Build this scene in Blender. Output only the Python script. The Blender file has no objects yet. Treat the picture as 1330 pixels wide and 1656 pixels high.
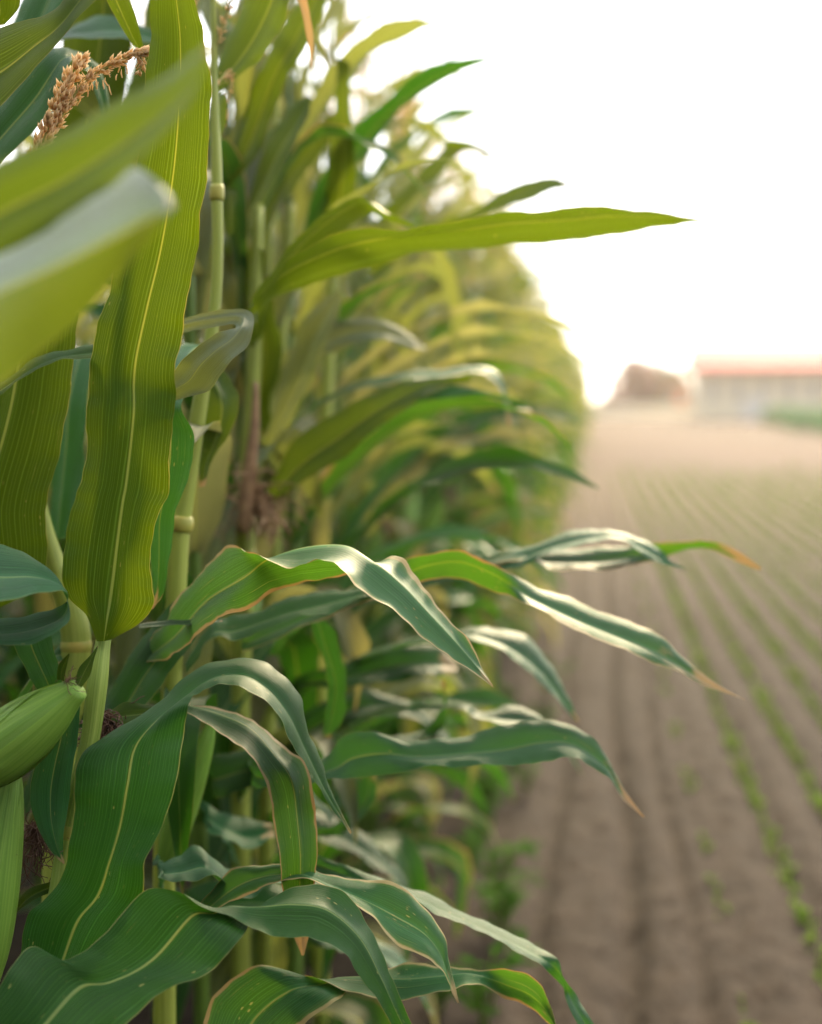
import bpy, math, random
import numpy as np
from mathutils import Vector, noise as mnoise

SC = bpy.context.scene
COL = SC.collection
rnd = random.Random(7)
R = math.radians

# ------------------------------------------------------------------ camera
FPX, CX, CY = 2300.0, 665.0, 828.0          # focal length and centre in photo pixels (1330 x 1656)
YAW, PITCH, CAMH = R(7.31), R(4.70), 1.30
cs, sn, ct, st = math.cos(YAW), math.sin(YAW), math.cos(PITCH), math.sin(PITCH)
CAM = np.array([0, 0, CAMH])
RT = np.array([cs, sn, 0.0]); FW = np.array([-sn*ct, cs*ct, -st]); UP = np.array([-sn*st, cs*st, ct])
cam = bpy.data.cameras.new('camera'); camo = bpy.data.objects.new('camera', cam); COL.objects.link(camo)
camo.location = CAM; camo.rotation_euler = (R(90)-PITCH, 0, YAW)
cam.sensor_fit = 'VERTICAL'; cam.sensor_height = 36; cam.sensor_width = 29; cam.lens = 50
cam.clip_start = 0.05; cam.clip_end = 2000
cam.dof.use_dof = True; cam.dof.focus_distance = 1.50; cam.dof.aperture_fstop = 2.0
SC.camera = camo

def P(x, y, d):
    """A photo pixel at depth d (metres along the view axis) as a world point."""
    return CAM + RT*((x-CX)/FPX*d) + UP*((CY-y)/FPX*d) + FW*d

# ------------------------------------------------------------------ light
SEL, SAZ = R(24), R(8)                       # bright veiled sun, ahead and a little to the right
SUN = np.array([math.sin(SAZ)*math.cos(SEL), math.cos(SAZ)*math.cos(SEL), math.sin(SEL)])
sl = bpy.data.lights.new('sun', 'SUN'); sl.energy = 4.8; sl.angle = R(12); sl.color = (1.0, 0.82, 0.52)
so = bpy.data.objects.new('sun', sl); COL.objects.link(so); so.location = (0, 30, 12)
so.rotation_euler = Vector(SUN).to_track_quat('Z', 'Y').to_euler()
W = bpy.data.worlds.new('World'); SC.world = W; W.use_nodes = True
wn = W.node_tree; wn.nodes.clear()
wo = wn.nodes.new('ShaderNodeOutputWorld'); wb = wn.nodes.new('ShaderNodeBackground')
sk = wn.nodes.new('ShaderNodeTexSky'); sk.sky_type = 'NISHITA'; sk.sun_disc = False
sk.sun_elevation = math.asin(SUN[2]); sk.sun_rotation = math.atan2(SUN[0], SUN[1])
mxw = wn.nodes.new('ShaderNodeMix'); mxw.data_type = 'RGBA'; mxw.inputs[0].default_value = 0.80   # thin bright cloud sheet over the sky
# added sky dimming behind the camera darkens leaves facing it; brightest overhead and sunward
wtc = wn.nodes.new('ShaderNodeTexCoord'); wdt = wn.nodes.new('ShaderNodeVectorMath'); wdt.operation = 'DOT_PRODUCT'
wdt.inputs[1].default_value = (0.15, .70, .70); wn.links.new(wtc.outputs['Generated'], wdt.inputs[0])
wmr = wn.nodes.new('ShaderNodeMapRange'); wmr.interpolation_type = 'SMOOTHSTEP'; wn.links.new(wdt.outputs['Value'], wmr.inputs[0])
wmr.inputs[1].default_value = -.35; wmr.inputs[2].default_value = .70
wcm = wn.nodes.new('ShaderNodeMix'); wcm.data_type = 'RGBA'; wn.links.new(wmr.outputs[0], wcm.inputs[0])
wcm.inputs[6].default_value = (0.9, 1.0, 1.1, 1); wcm.inputs[7].default_value = (16.5, 16.9, 17.4, 1); wn.links.new(wcm.outputs[2], mxw.inputs[7])
wn.links.new(sk.outputs[0], mxw.inputs[6]); wn.links.new(mxw.outputs[2], wb.inputs[0])
wb.inputs[1].default_value = 0.12
wn.links.new(wb.outputs[0], wo.inputs[0])
SC.view_settings.view_transform = 'Standard'; SC.view_settings.look = 'None'
SC.view_settings.exposure = 1.0; SC.view_settings.gamma = 1
SC.render.engine = 'CYCLES'
cy = SC.cycles
cy.use_denoising = True; cy.max_bounces = 8; cy.diffuse_bounces = 3; cy.glossy_bounces = 2
cy.transmission_bounces = 6; cy.volume_bounces = 1; cy.transparent_max_bounces = 8
cy.caustics_reflective = False; cy.caustics_refractive = False
cy.sample_clamp_indirect = 6.0

# ------------------------------------------------------------------ helpers
def tag(o, label=None, cat=None, group=None, kind=None):
    if label: o['label'] = label
    if cat: o['category'] = cat
    if group: o['group'] = group
    if kind: o['kind'] = kind
    return o

def empty(name, loc, label=None, cat=None, group=None):
    o = bpy.data.objects.new(name, None); COL.objects.link(o); o.location = loc; o.empty_display_size = .05
    return tag(o, label, cat, group)

def link_mesh(name, V, F, mat, parent=None, uv=None, uv2=None, origin=None, smooth=True, mats=None, mi=None):
    V = np.asarray(V, float)
    if origin is not None: V = V - np.asarray(origin, float)
    me = bpy.data.meshes.new(name); me.from_pydata(V.tolist(), [], [tuple(f) for f in F])
    for m in (mats or [mat]): me.materials.append(m)
    li = np.empty(len(me.loops), np.int32); me.loops.foreach_get('vertex_index', li)
    if uv is not None:
        l = me.uv_layers.new(name='UVMap'); l.data.foreach_set('uv', np.asarray(uv, np.float32)[li].ravel())
    if uv2 is not None:
        l = me.uv_layers.new(name='Norm'); l.data.foreach_set('uv', np.asarray(uv2, np.float32)[li].ravel())
    if smooth: me.polygons.foreach_set('use_smooth', [True]*len(me.polygons))
    if mi is not None: me.polygons.foreach_set('material_index', mi)
    me.update()
    o = bpy.data.objects.new(name, me); COL.objects.link(o)
    if parent is not None: o.parent = parent
    elif origin is not None: o.location = origin
    return o

class MB:
    """Collects pieces into one mesh."""
    def __init__(s): s.V = []; s.F = []; s.U = []; s.N = []; s.M = []; s.n = 0
    def add(s, V, F, uv=None, nv=None, mi=0):
        V = np.asarray(V, float); s.V.append(V); s.F += [tuple(i+s.n for i in f) for f in F]
        s.U.append(np.asarray(uv if uv is not None else np.zeros((len(V), 2)), float))
        s.N.append(np.asarray(nv if nv is not None else np.zeros((len(V), 2)), float))
        s.M += [mi]*len(F); s.n += len(V); return s
    def build(s, name, mats, parent=None, origin=None, smooth=True):
        return link_mesh(name, np.vstack(s.V), s.F, None, parent, np.vstack(s.U), np.vstack(s.N), origin, smooth,
                         mats if isinstance(mats, list) else [mats], s.M)

def catmull(pts, t):
    """Interpolate rows of pts at parameter t (0..n-1)."""
    pts = np.asarray(pts, float); n = len(pts)
    ext = np.vstack([2*pts[0]-pts[1], pts, 2*pts[-1]-pts[-2]])
    i = np.minimum(np.floor(t).astype(int), n-2); f = (t-i)[:, None]
    p0, p1, p2, p3 = ext[i], ext[i+1], ext[i+2], ext[i+3]
    return .5*((2*p1)+(-p0+p2)*f+(2*p0-5*p1+4*p2-p3)*f*f+(-p0+3*p1-3*p2+p3)*f**3)

def grid_faces(nr, nc):
    return [(r*nc+c, r*nc+c+1, (r+1)*nc+c+1, (r+1)*nc+c) for r in range(nr-1) for c in range(nc-1)]

def unit(v): return v/(np.linalg.norm(v, axis=-1, keepdims=True)+1e-9)

def sheet(A, M, B, ncross=11, bulge=0.06, ripple=0.0, seed=0, rl=.055):
    """Leaf blade from left edge, midrib and right edge lines (n x 3 each)."""
    n = len(A); rs = np.random.RandomState(seed)
    T = unit(np.gradient(M, axis=0)); N = unit(np.cross(T, B-A))
    wd = np.linalg.norm(B-A, axis=1)
    s = np.concatenate([[0], np.cumsum(np.linalg.norm(np.diff(M, axis=0), axis=1))])
    ph = rs.rand(6)*6.28
    us = np.linspace(-1, 1, ncross); V = []; U = []; U2 = []
    for k, u in enumerate(us):
        a = abs(u); E = A if u < 0 else B
        o = 0 if u < 0 else 1.7
        rp = ripple*a**2.2*(np.sin(s/rl*6.28/2+ph[0]+o)+.7*np.sin(s/rl*6.28/1.27+ph[1]+o*2)+.35*np.sin(s/rl*6.28*1.9+ph[2]+o*3))
        rp = rp*np.minimum(1, wd/.04)
        p = M+(E-M)*a + N*(wd*bulge*math.sin(math.pi*a)+rp)[:, None]
        V.append(p); U.append(np.stack([np.full(n, u*.5+.5), s], 1)); U2.append(np.stack([np.full(n, u*.5+.5), s/s[-1]], 1))
    V = np.stack(V, 1).reshape(-1, 3); U = np.stack(U, 1).reshape(-1, 2); U2 = np.stack(U2, 1).reshape(-1, 2)
    return V, grid_faces(n, ncross), U, U2

def tube(pts, rad, nseg=12, caps=True):
    pts = np.asarray(pts, float); n = len(pts); rad = np.broadcast_to(np.asarray(rad, float), (n,))
    T = unit(np.gradient(pts, axis=0)); ref = np.array([1., .13, 0]) if abs(T[0][0]) < .9 else np.array([0, 1., 0])
    X = unit(ref-T*(T@ref)[:, None]); Y = np.cross(T, X)
    a = np.linspace(0, 2*math.pi, nseg, endpoint=False)
    V = (pts[:, None, :]+rad[:, None, None]*(np.cos(a)[None, :, None]*X[:, None, :]+np.sin(a)[None, :, None]*Y[:, None, :])).reshape(-1, 3)
    F = [(r*nseg+c, r*nseg+(c+1) % nseg, (r+1)*nseg+(c+1) % nseg, (r+1)*nseg+c) for r in range(n-1) for c in range(nseg)]
    if caps: F += [tuple(range(nseg))[::-1], tuple((n-1)*nseg+i for i in range(nseg))]
    s = np.concatenate([[0], np.cumsum(np.linalg.norm(np.diff(pts, axis=0), axis=1))])
    U = np.stack([np.tile(np.arange(nseg)/nseg, n), np.repeat(s, nseg)], 1)
    return V, F, U, U

def box(c, sx, sy, sz):
    x, y, z = c; V = [(x+i*sx/2, y+j*sy/2, z+k*sz/2) for i in (-1, 1) for j in (-1, 1) for k in (-1, 1)]
    return V, [(0, 1, 3, 2), (4, 6, 7, 5), (0, 4, 5, 1), (2, 3, 7, 6), (0, 2, 6, 4), (1, 5, 7, 3)]

# ------------------------------------------------------------------ materials
class NT:
    def __init__(s, name):
        s.m = bpy.data.materials.new(name); s.m.use_nodes = True; s.t = s.m.node_tree; s.t.nodes.clear()
        s.out = s.t.nodes.new('ShaderNodeOutputMaterial')
    def n(s, typ, **kw):
        nd = s.t.nodes.new(typ)
        for k, v in kw.items(): setattr(nd, k, v)
        return nd
    def l(s, a, b): s.t.links.new(a, b)
    def put(s, sock, v):
        if hasattr(v, 'is_linked') or isinstance(v, bpy.types.NodeSocket): s.l(v, sock)
        else: sock.default_value = v
    def math(s, op, a, b=0.0, c=0.0, clamp=False):
        nd = s.n('ShaderNodeMath', operation=op, use_clamp=clamp)
        for i, v in enumerate((a, b, c)): s.put(nd.inputs[i], v)
        return nd.outputs[0]
    def mix(s, f, a, b):
        nd = s.n('ShaderNodeMix', data_type='RGBA'); s.put(nd.inputs[0], f)
        s.put(nd.inputs[6], a if not isinstance(a, tuple) else a+(1,)*(4-len(a)))
        s.put(nd.inputs[7], b if not isinstance(b, tuple) else b+(1,)*(4-len(b)))
        return nd.outputs[2]
    def step(s, v, lo, hi):
        nd = s.n('ShaderNodeMapRange', interpolation_type='SMOOTHSTEP'); s.put(nd.inputs[0], v)
        s.put(nd.inputs[1], lo); s.put(nd.inputs[2], hi); return nd.outputs[0]
    def noise(s, vec, scale, detail=3.0, rough=.55):
        nd = s.n('ShaderNodeTexNoise'); s.put(nd.inputs['Vector'], vec) if vec is not None else None
        nd.inputs['Scale'].default_value = scale; nd.inputs['Detail'].default_value = detail; nd.inputs['Roughness'].default_value = rough
        return nd.outputs[0]
    def xyz(s, x, y, z=0.0):
        nd = s.n('ShaderNodeCombineXYZ')
        for i, v in enumerate((x, y, z)): s.put(nd.inputs[i], v)
        return nd.outputs[0]

def leaf_material(name, c1, c2, trans, edge=0.0, spots=0.42, dry=0.0, rough=.46, tfac=.38, tip=.0, spec=.30, sheen=.12):
    """Maize blade: parallel veins, pale midrib, thin pale or scorched margin, flecks; lets light through."""
    g = NT(name)
    uv = g.n('ShaderNodeUVMap', uv_map='UVMap'); nv = g.n('ShaderNodeUVMap', uv_map='Norm')
    sp = g.n('ShaderNodeSeparateXYZ'); g.l(uv.outputs[0], sp.inputs[0]); u, s = sp.outputs[0], sp.outputs[1]
    sq = g.n('ShaderNodeSeparateXYZ'); g.l(nv.outputs[0], sq.inputs[0]); t = sq.outputs[1]
    oi = g.n('ShaderNodeObjectInfo'); ran = oi.outputs['Random']
    off = g.math('MULTIPLY', ran, 37.0)
    ac = g.math('ABSOLUTE', g.math('SUBTRACT', u, .5))                       # 0 midrib .. 0.5 margin
    wob = g.noise(g.xyz(g.math('MULTIPLY', u, 3.0), g.math('MULTIPLY', s, 6.0), off), 1.0, 2.0)
    ph = g.math('ADD', g.math('MULTIPLY', u, 31.0), g.math('ADD', g.math('MULTIPLY', wob, .7), g.math('MULTIPLY', g.noise(g.xyz(g.math('MULTIPLY', u, 9.0), g.math('MULTIPLY', s, .6), off), 1.0, 2.0), 3.2)))
    tri = g.math('ABSOLUTE', g.math('SUBTRACT', g.math('FRACT', ph), .5))    # .5 at vein
    vein = g.math('MULTIPLY', g.step(tri, .36, .5), g.math('ADD', .35, g.noise(g.xyz(g.math('MULTIPLY', u, 40.0), g.math('MULTIPLY', s, 5.0), g.math('ADD', off, 3.0)), 1.0, 3.0)))
    tri2 = g.math('ABSOLUTE', g.math('SUBTRACT', g.math('FRACT', g.math('MULTIPLY', ph, 4.0)), .5))
    fine = g.step(tri2, .25, .5)
    streak = g.noise(g.xyz(g.math('MULTIPLY', u, 26.0), g.math('MULTIPLY', s, 2.5), off), 1.0, 3.0)
    blot = g.noise(g.xyz(g.math('MULTIPLY', u, 1.4), g.math('MULTIPLY', s, 7.0), off), 1.0, 4.0)
    col = g.mix(g.step(g.math('ADD', g.math('MULTIPLY', streak, .5), g.math('MULTIPLY', blot, .5)), .3, .7), c1, c2)
    col = g.mix(g.math('MULTIPLY', vein, .5), col, tuple(min(1, 2.2*x+.015) for x in c2))
    col = g.mix(g.math('MULTIPLY', fine, .12), col, tuple(.6*x for x in c1))
    tcol = g.mix(g.math('MULTIPLY', streak, .55), trans, tuple(x*.6 for x in trans))
    tcol = g.mix(g.math('MULTIPLY', vein, .75), tcol, tuple(min(1, x*1.9+.03) for x in trans))
    # midrib, tapering towards the tip
    mw = g.math('SUBTRACT', .021, g.math('MULTIPLY', t, .013))
    rib = g.math('SUBTRACT', 1.0, g.step(g.math('DIVIDE', ac, mw), .45, 1.15))
    rib2 = g.math('SUBTRACT', 1.0, g.step(ac, .02, .09))
    col = g.mix(g.math('MULTIPLY', rib2, .35), col, tuple(1.5*x+.01 for x in c2))
    col = g.mix(g.math('MULTIPLY', rib, .62), col, (.26, .34, .11))
    tcol = g.mix(g.math('MULTIPLY', rib, .8), tcol, (.46, .42, .03))
    # flecks and rub marks lengthwise
    vo = g.n('ShaderNodeTexVoronoi', feature='F1'); g.l(g.xyz(g.math('MULTIPLY', u, 34.0), g.math('MULTIPLY', s, 120.0), off), vo.inputs['Vector'])
    vo.inputs['Scale'].default_value = 1.0
    rc = g.n('ShaderNodeSeparateColor'); g.l(vo.outputs['Color'], rc.inputs[0])
    rare = g.math('GREATER_THAN', rc.outputs[0], 1-.16*spots)
    sz = g.math('MULTIPLY', g.math('ADD', g.math('ADD', rc.outputs[1], g.noise(g.xyz(g.math('MULTIPLY', u, 90.0), g.math('MULTIPLY', s, 300.0), off), 1.0, 2.0)), -.25), .30)
    fl = g.math('MULTIPLY', rare, g.math('SUBTRACT', 1.0, g.step(g.math('DIVIDE', vo.outputs['Distance'], sz), .6, 1.1)))
    lng = g.noise(g.xyz(g.math('MULTIPLY', u, 60.0), g.math('MULTIPLY', s, 9.0), g.math('ADD', off, 5.0)), 1.0, 2.0)
    fl2 = g.step(lng, .745-.05*spots, .80-.05*spots)
    clus = g.step(g.noise(g.xyz(g.math('MULTIPLY', u, 2.2), g.math('MULTIPLY', s, 9.0), g.math('ADD', off, 11.0)), 1.0, 3.0), .50, .62)
    fl = g.math('MULTIPLY', fl, g.math('ADD', .12, g.math('MULTIPLY', clus, .88)))
    flk = g.math('MAXIMUM', fl, g.math('MULTIPLY', fl2, .7))
    fcol = g.mix(rc.outputs[2], (.42, .43, .12), (.40, .24, .08))
    col = g.mix(g.math('MULTIPLY', flk, .8), col, fcol); tcol = g.mix(g.math('MULTIPLY', flk, .8), tcol, (.45, .38, .08))
    # margin
    mg = g.math('MULTIPLY', g.step(ac, .487, .499), g.math('ADD', .15, g.step(g.noise(g.xyz(g.math('MULTIPLY', u, 2.0), g.math('MULTIPLY', s, 13.0), g.math('ADD', off, 7.0)), 1.0, 3.0), .35, .65)))
    col = g.mix(g.math('MULTIPLY', mg, .6), col, (.34, .34, .12)); tcol = g.mix(g.math('MULTIPLY', mg, .75), tcol, (.55, .42, .06))
    en = g.noise(g.xyz(g.math('MULTIPLY', u, 4.0), g.math('MULTIPLY', s, 30.0), off), 1.0, 4.0)
    if edge > 0:
        lo = g.math('SUBTRACT', .5-.012*edge, g.math('MULTIPLY', g.math('MULTIPLY', en, g.noise(g.xyz(g.math('MULTIPLY', u, 2.0), g.math('MULTIPLY', s, 8.0), g.math('ADD', off, 9.0)), 1.0, 2.0)), .17*edge))
        lo = g.math('ADD', lo, .02*edge)
        sc = g.step(g.math('SUBTRACT', ac, lo), -.012, .012)
        bc = g.mix(en, (.40, .25, .11), (.52, .38, .20))
        col = g.mix(g.math('MULTIPLY', sc, .95), col, bc); tcol = g.mix(sc, tcol, (.40, .20, .05))
        ye = g.step(g.math('SUBTRACT', ac, lo), -.09, .0)
        col = g.mix(g.math('MULTIPLY', ye, .25), col, (.25, .28, .05))
    tp = g.step(g.math('ADD', t, g.math('MULTIPLY', g.math('SUBTRACT', en, .5), .16)), g.math('ADD', .93-tip*.08, g.math('MULTIPLY', g.math('FRACT', g.math('MULTIPLY', ran, 13.7)), .11)), g.math('ADD', .965-tip*.04, g.math('MULTIPLY', g.math('FRACT', g.math('MULTIPLY', ran, 13.7)), .10)))
    col = g.mix(tp, col, (.38, .26, .12)); tcol = g.mix(tp, tcol, (.4, .24, .08))
    if dry > 0:
        dm = g.step(g.math('ADD', blot, dry-.5), .35, .65)
        col = g.mix(dm, col, (.50, .32, .17)); tcol = g.mix(dm, tcol, (.50, .28, .10))
    hue = g.n('ShaderNodeHueSaturation'); g.put(hue.inputs['Hue'], g.math('ADD', .485, g.math('MULTIPLY', ran, .03)))
    g.put(hue.inputs['Value'], g.math('ADD', .8, g.math('MULTIPLY', g.math('FRACT', g.math('MULTIPLY', ran, 7.3)), .45))); g.l(col, hue.inputs['Color'])
    bs = g.n('ShaderNodeBsdfPrincipled'); g.l(hue.outputs[0], bs.inputs['Base Color'])
    g.put(bs.inputs['Roughness'], g.math('ADD', rough-.06, g.math('MULTIPLY', blot, .16))); bs.inputs['Specular IOR Level'].default_value = spec; bs.inputs['Sheen Weight'].default_value = sheen; bs.inputs['Sheen Roughness'].default_value = .35; bs.inputs['Sheen Tint'].default_value = (.66, .92, .74, 1)
    hgt = g.math('ADD', g.math('MULTIPLY', vein, -.5), g.math('ADD', g.math('MULTIPLY', rib, 1.6), g.math('MULTIPLY', fine, .25)))
    bp = g.n('ShaderNodeBump'); bp.inputs['Strength'].default_value = .55; bp.inputs['Distance'].default_value = .0018; g.l(hgt, bp.inputs['Height'])
    g.l(bp.outputs[0], bs.inputs['Normal'])
    tr = g.n('ShaderNodeBsdfTranslucent'); g.l(tcol, tr.inputs[0])
    ms = g.n('ShaderNodeMixShader'); ms.inputs[0].default_value = tfac
    g.l(bs.outputs[0], ms.inputs[1]); g.l(tr.outputs[0], ms.inputs[2]); g.l(ms.outputs[0], g.out.inputs[0])
    return g.m

def simple_material(name, c1, c2, scale=20, rough=.6, stretch=(1, 1, 1), trans=None, tfac=.3, spec=.4, bump=0.0, coord='Object'):
    g = NT(name); tc = g.n('ShaderNodeTexCoord'); mp = g.n('ShaderNodeMapping'); mp.inputs['Scale'].default_value = stretch
    g.l(tc.outputs[coord], mp.inputs[0]); nz = g.noise(mp.outputs[0], scale, 5.0)
    col = g.mix(g.step(nz, .32, .68), c1, c2)
    bs = g.n('ShaderNodeBsdfPrincipled'); g.l(col, bs.inputs['Base Color']); bs.inputs['Roughness'].default_value = rough
    bs.inputs['Specular IOR Level'].default_value = spec
    if bump:
        bp = g.n('ShaderNodeBump'); bp.inputs['Strength'].default_value = .6; bp.inputs['Distance'].default_value = bump
        g.l(nz, bp.inputs['Height']); g.l(bp.outputs[0], bs.inputs['Normal'])
    if trans:
        tr = g.n('ShaderNodeBsdfTranslucent'); tr.inputs[0].default_value = trans+(1,)
        ms = g.n('ShaderNodeMixShader'); ms.inputs[0].default_value = tfac
        g.l(bs.outputs[0], ms.inputs[1]); g.l(tr.outputs[0], ms.inputs[2]); g.l(ms.outputs[0], g.out.inputs[0])
    else: g.l(bs.outputs[0], g.out.inputs[0])
    return g.m

def stalk_material(name, c1, c2, lines=26.0):
    """Ribbed stalk or husk: fine lengthwise lines, slight blotches."""
    g = NT(name); uv = g.n('ShaderNodeUVMap', uv_map='UVMap'); sp = g.n('ShaderNodeSeparateXYZ'); g.l(uv.outputs[0], sp.inputs[0])
    oi = g.n('ShaderNodeObjectInfo'); off = g.math('MULTIPLY', oi.outputs['Random'], 31.0)
    ln = g.noise(g.xyz(g.math('MULTIPLY', sp.outputs[0], lines), g.math('MULTIPLY', sp.outputs[1], 3.0), off), 1.0, 4.0)
    ln2 = g.noise(g.xyz(g.math('MULTIPLY', sp.outputs[0], lines*3.5), g.math('MULTIPLY', sp.outputs[1], 2.0), off), 1.0, 2.0)
    bl = g.noise(g.xyz(g.math('MULTIPLY', sp.outputs[0], 4.0), g.math('MULTIPLY', sp.outputs[1], 14.0), off), 1.0, 4.0)
    col = g.mix(g.step(ln, .3, .7), c1, c2)
    col = g.mix(g.math('MULTIPLY', g.step(ln2, .45, .7), .4), col, tuple(min(1, x*1.5) for x in c2))
    col = g.mix(g.math('MULTIPLY', g.step(bl, .62, .8), .35), col, tuple(x*.6 for x in c1))
    bs = g.n('ShaderNodeBsdfPrincipled'); g.l(col, bs.inputs['Base Color']); bs.inputs['Roughness'].default_value = .42
    bs.inputs['Specular IOR Level'].default_value = .45
    bp = g.n('ShaderNodeBump'); bp.inputs['Strength'].default_value = .5; bp.inputs['Distance'].default_value = .0015
    g.l(g.math('ADD', ln, ln2), bp.inputs['Height']); g.l(bp.outputs[0], bs.inputs['Normal'])
    tr = g.n('ShaderNodeBsdfTranslucent'); tr.inputs[0].default_value = (c2[0]*1.2, c2[1]*1.1, c2[2]*.6, 1)
    ms = g.n('ShaderNodeMixShader'); ms.inputs[0].default_value = .2
    g.l(bs.outputs[0], ms.inputs[1]); g.l(tr.outputs[0], ms.inputs[2]); g.l(ms.outputs[0], g.out.inputs[0])
    return g.m

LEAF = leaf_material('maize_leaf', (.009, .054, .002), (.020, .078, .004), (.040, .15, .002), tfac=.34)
LEAF_ROW = leaf_material('maize_leaf_rows', (.055, .078, .014), (.11, .125, .040), (.22, .235, .035), tfac=.48, spec=.4, sheen=.5)  # paler and yellower blades, the warm glow over the rows put into their colour
LEAF_UP = leaf_material('maize_leaf_upper', (.012, .048, .001), (.032, .076, .003), (.125, .175, .001), tfac=.42, spec=.13, sheen=.03)
LEAF_WAX = leaf_material('maize_leaf_wax_bloom', (.022, .060, .004), (.045, .090, .010), (.15, .20, .002), tfac=.36, spec=1.0, sheen=.5, rough=.30)
LEAF_COOL = leaf_material('maize_leaf_waxy', (.010, .070, .012), (.026, .115, .024), (.06, .20, .010), tfac=.26, rough=.48, sheen=.22)
LEAF_EDGE = leaf_material('maize_leaf_scorched_margin', (.012, .066, .010), (.028, .105, .018), (.10, .25, .008), edge=1.5, spots=1.3, tip=.5, tfac=.3)
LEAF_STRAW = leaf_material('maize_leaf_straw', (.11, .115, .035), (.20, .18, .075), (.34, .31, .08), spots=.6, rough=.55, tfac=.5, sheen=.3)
LEAF_DRY = leaf_material('maize_leaf_drying', (.16, .13, .06), (.30, .22, .10), (.45, .28, .09), edge=1.5, spots=1.0, dry=.55, rough=.6)
STALK = stalk_material('maize_stalk', (.20, .30, .045), (.34, .42, .085))
STALK_LOW = stalk_material('maize_stalk_rows', (.08, .15, .02), (.16, .25, .035))
STALK_UP = stalk_material('maize_stalk_upper', (.26, .32, .045), (.40, .44, .08))
NODE = simple_material('stalk_node', (.32, .31, .05), (.42, .33, .06), 60, .5)
HUSK = stalk_material('ear_husk', (.12, .26, .025), (.24, .40, .055), 60.0)
SILK = simple_material('ear_silk', (.060, .022, .012), (.13, .055, .025), 80, .6)
SILK_PALE = simple_material('withered_silk', (.22, .12, .06), (.33, .19, .09), 60, .7)
TASSEL = simple_material('tassel', (.88, .62, .33), (.94, .76, .48), 120, .7, trans=(.98, .72, .38), tfac=.55)
TASSEL_STEM = simple_material('tassel_stem', (.36, .34, .08), (.46, .40, .12), 60, .5)

# ------------------------------------------------------------------ hero leaf from traced edges, each point with its own depth
def hero_leaf(plant, st, mat, fold=.07, ripple=.0016, seed=1, sub=9, base=None, rl=.05, bulge=.05, name='leaf', label=None, ncross=13):
    """st rows: x1,y1,x2,y2,d1,d2 [,mx,my,md]; base: world point on the stalk the blade grows from."""
    A = np.array([P(r[0], r[1], r[4]) for r in st]); B = np.array([P(r[2], r[3], r[5]) for r in st])
    if base is not None:
        c = np.asarray(base, float); m0 = (A[0]+B[0])/2; w = B[0]-A[0]; w = w/np.linalg.norm(w)
        q = c*.5+m0*.5+np.array([0, 0, .02])
        A = np.vstack([c-w*.012, q-w*.028, A]); B = np.vstack([c+w*.012, q+w*.028, B]); k = 2
    else: k = 0
    n = len(A); t = np.linspace(0, n-1, (n-1)*sub+1)
    a, b = catmull(A, t), catmull(B, t)
    m = (a+b)/2; T = unit(np.gradient(m, axis=0)); N = unit(np.cross(T, b-a)); wd = np.linalg.norm(b-a, axis=1)
    off = np.zeros((n, 3))
    for i, r in enumerate(st):
        if len(r) > 6: off[i+k] = P(r[6], r[7], r[8])-(A[i+k]+B[i+k])/2
    m = m+N*(wd*fold)[:, None]+catmull(off, t)
    V, F, U, U2 = sheet(a, m, b, ncross, bulge*(1 if fold < 0 else -1), ripple, seed, rl)
    o = link_mesh(name, V, F, mat, plant, U, U2, origin=plant.location)
    if label: o['label'] = label
    return o

def stalk_path(px, d):
    """px rows: x, y, width in pixels [, depth]; carried on down to the soil."""
    pts = [P(r[0], r[1], r[3] if len(r) > 3 else d) for r in px]; rad = [r[2]/2/FPX*(r[3] if len(r) > 3 else d) for r in px]
    v = pts[-1]-pts[-2]; v = v/np.linalg.norm(v); p = pts[-1].copy(); r0 = rad[-1]
    z = p[2]; k = max(2, int(z/.18))
    for i in range(1, k+1):
        f = i/k; q = p+np.array([v[0]*.25*(1-f*.5), v[1]*.25, -1])*z*f; q[2] = z*(1-f)-.01*(f == 1)
        pts.append(q); rad.append(r0*(1+.12*f))
    return np.array(pts), np.array(rad)

def hero_plant(px, d, label, nodes=(), mat=STALK, group=None):
    pts, rad = stalk_path(px, d)
    e = empty('corn_plant', pts[-1], label, 'corn plant', group)
    e.location[2] = 0
    n = len(pts); t = np.linspace(0, n-1, (n-1)*6+1); p = catmull(pts, t); r = catmull(rad[:, None], t)[:, 0]
    V, F, U, U2 = tube(p, r, 18); link_mesh('stalk', V, F, mat, e, U, U2, origin=e.location)
    for (x, y, w, dd) in nodes:
        c = P(x, y, dd); i = np.argmin(np.linalg.norm(p-c, axis=1)); T = unit(np.gradient(p, axis=0))[i]; c = p[i]; rr = w/2/FPX*dd
        zz = np.linspace(-1, 1, 7); V, F, U, U2 = tube([c+T*z*.010 for z in zz], rr*(1.02-.15*zz**2), 18)
        link_mesh('node', V, F, NODE, e, U, U2, origin=e.location)
    e['pts'] = 0; del e['pts']
    return e, p, r

def at_y(p, ypx, d):
    """The stalk point that shows at about pixel row ypx."""
    z = P(0, ypx, d)[2]; return p[np.argmin(abs(p[:, 2]-z))]

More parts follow.
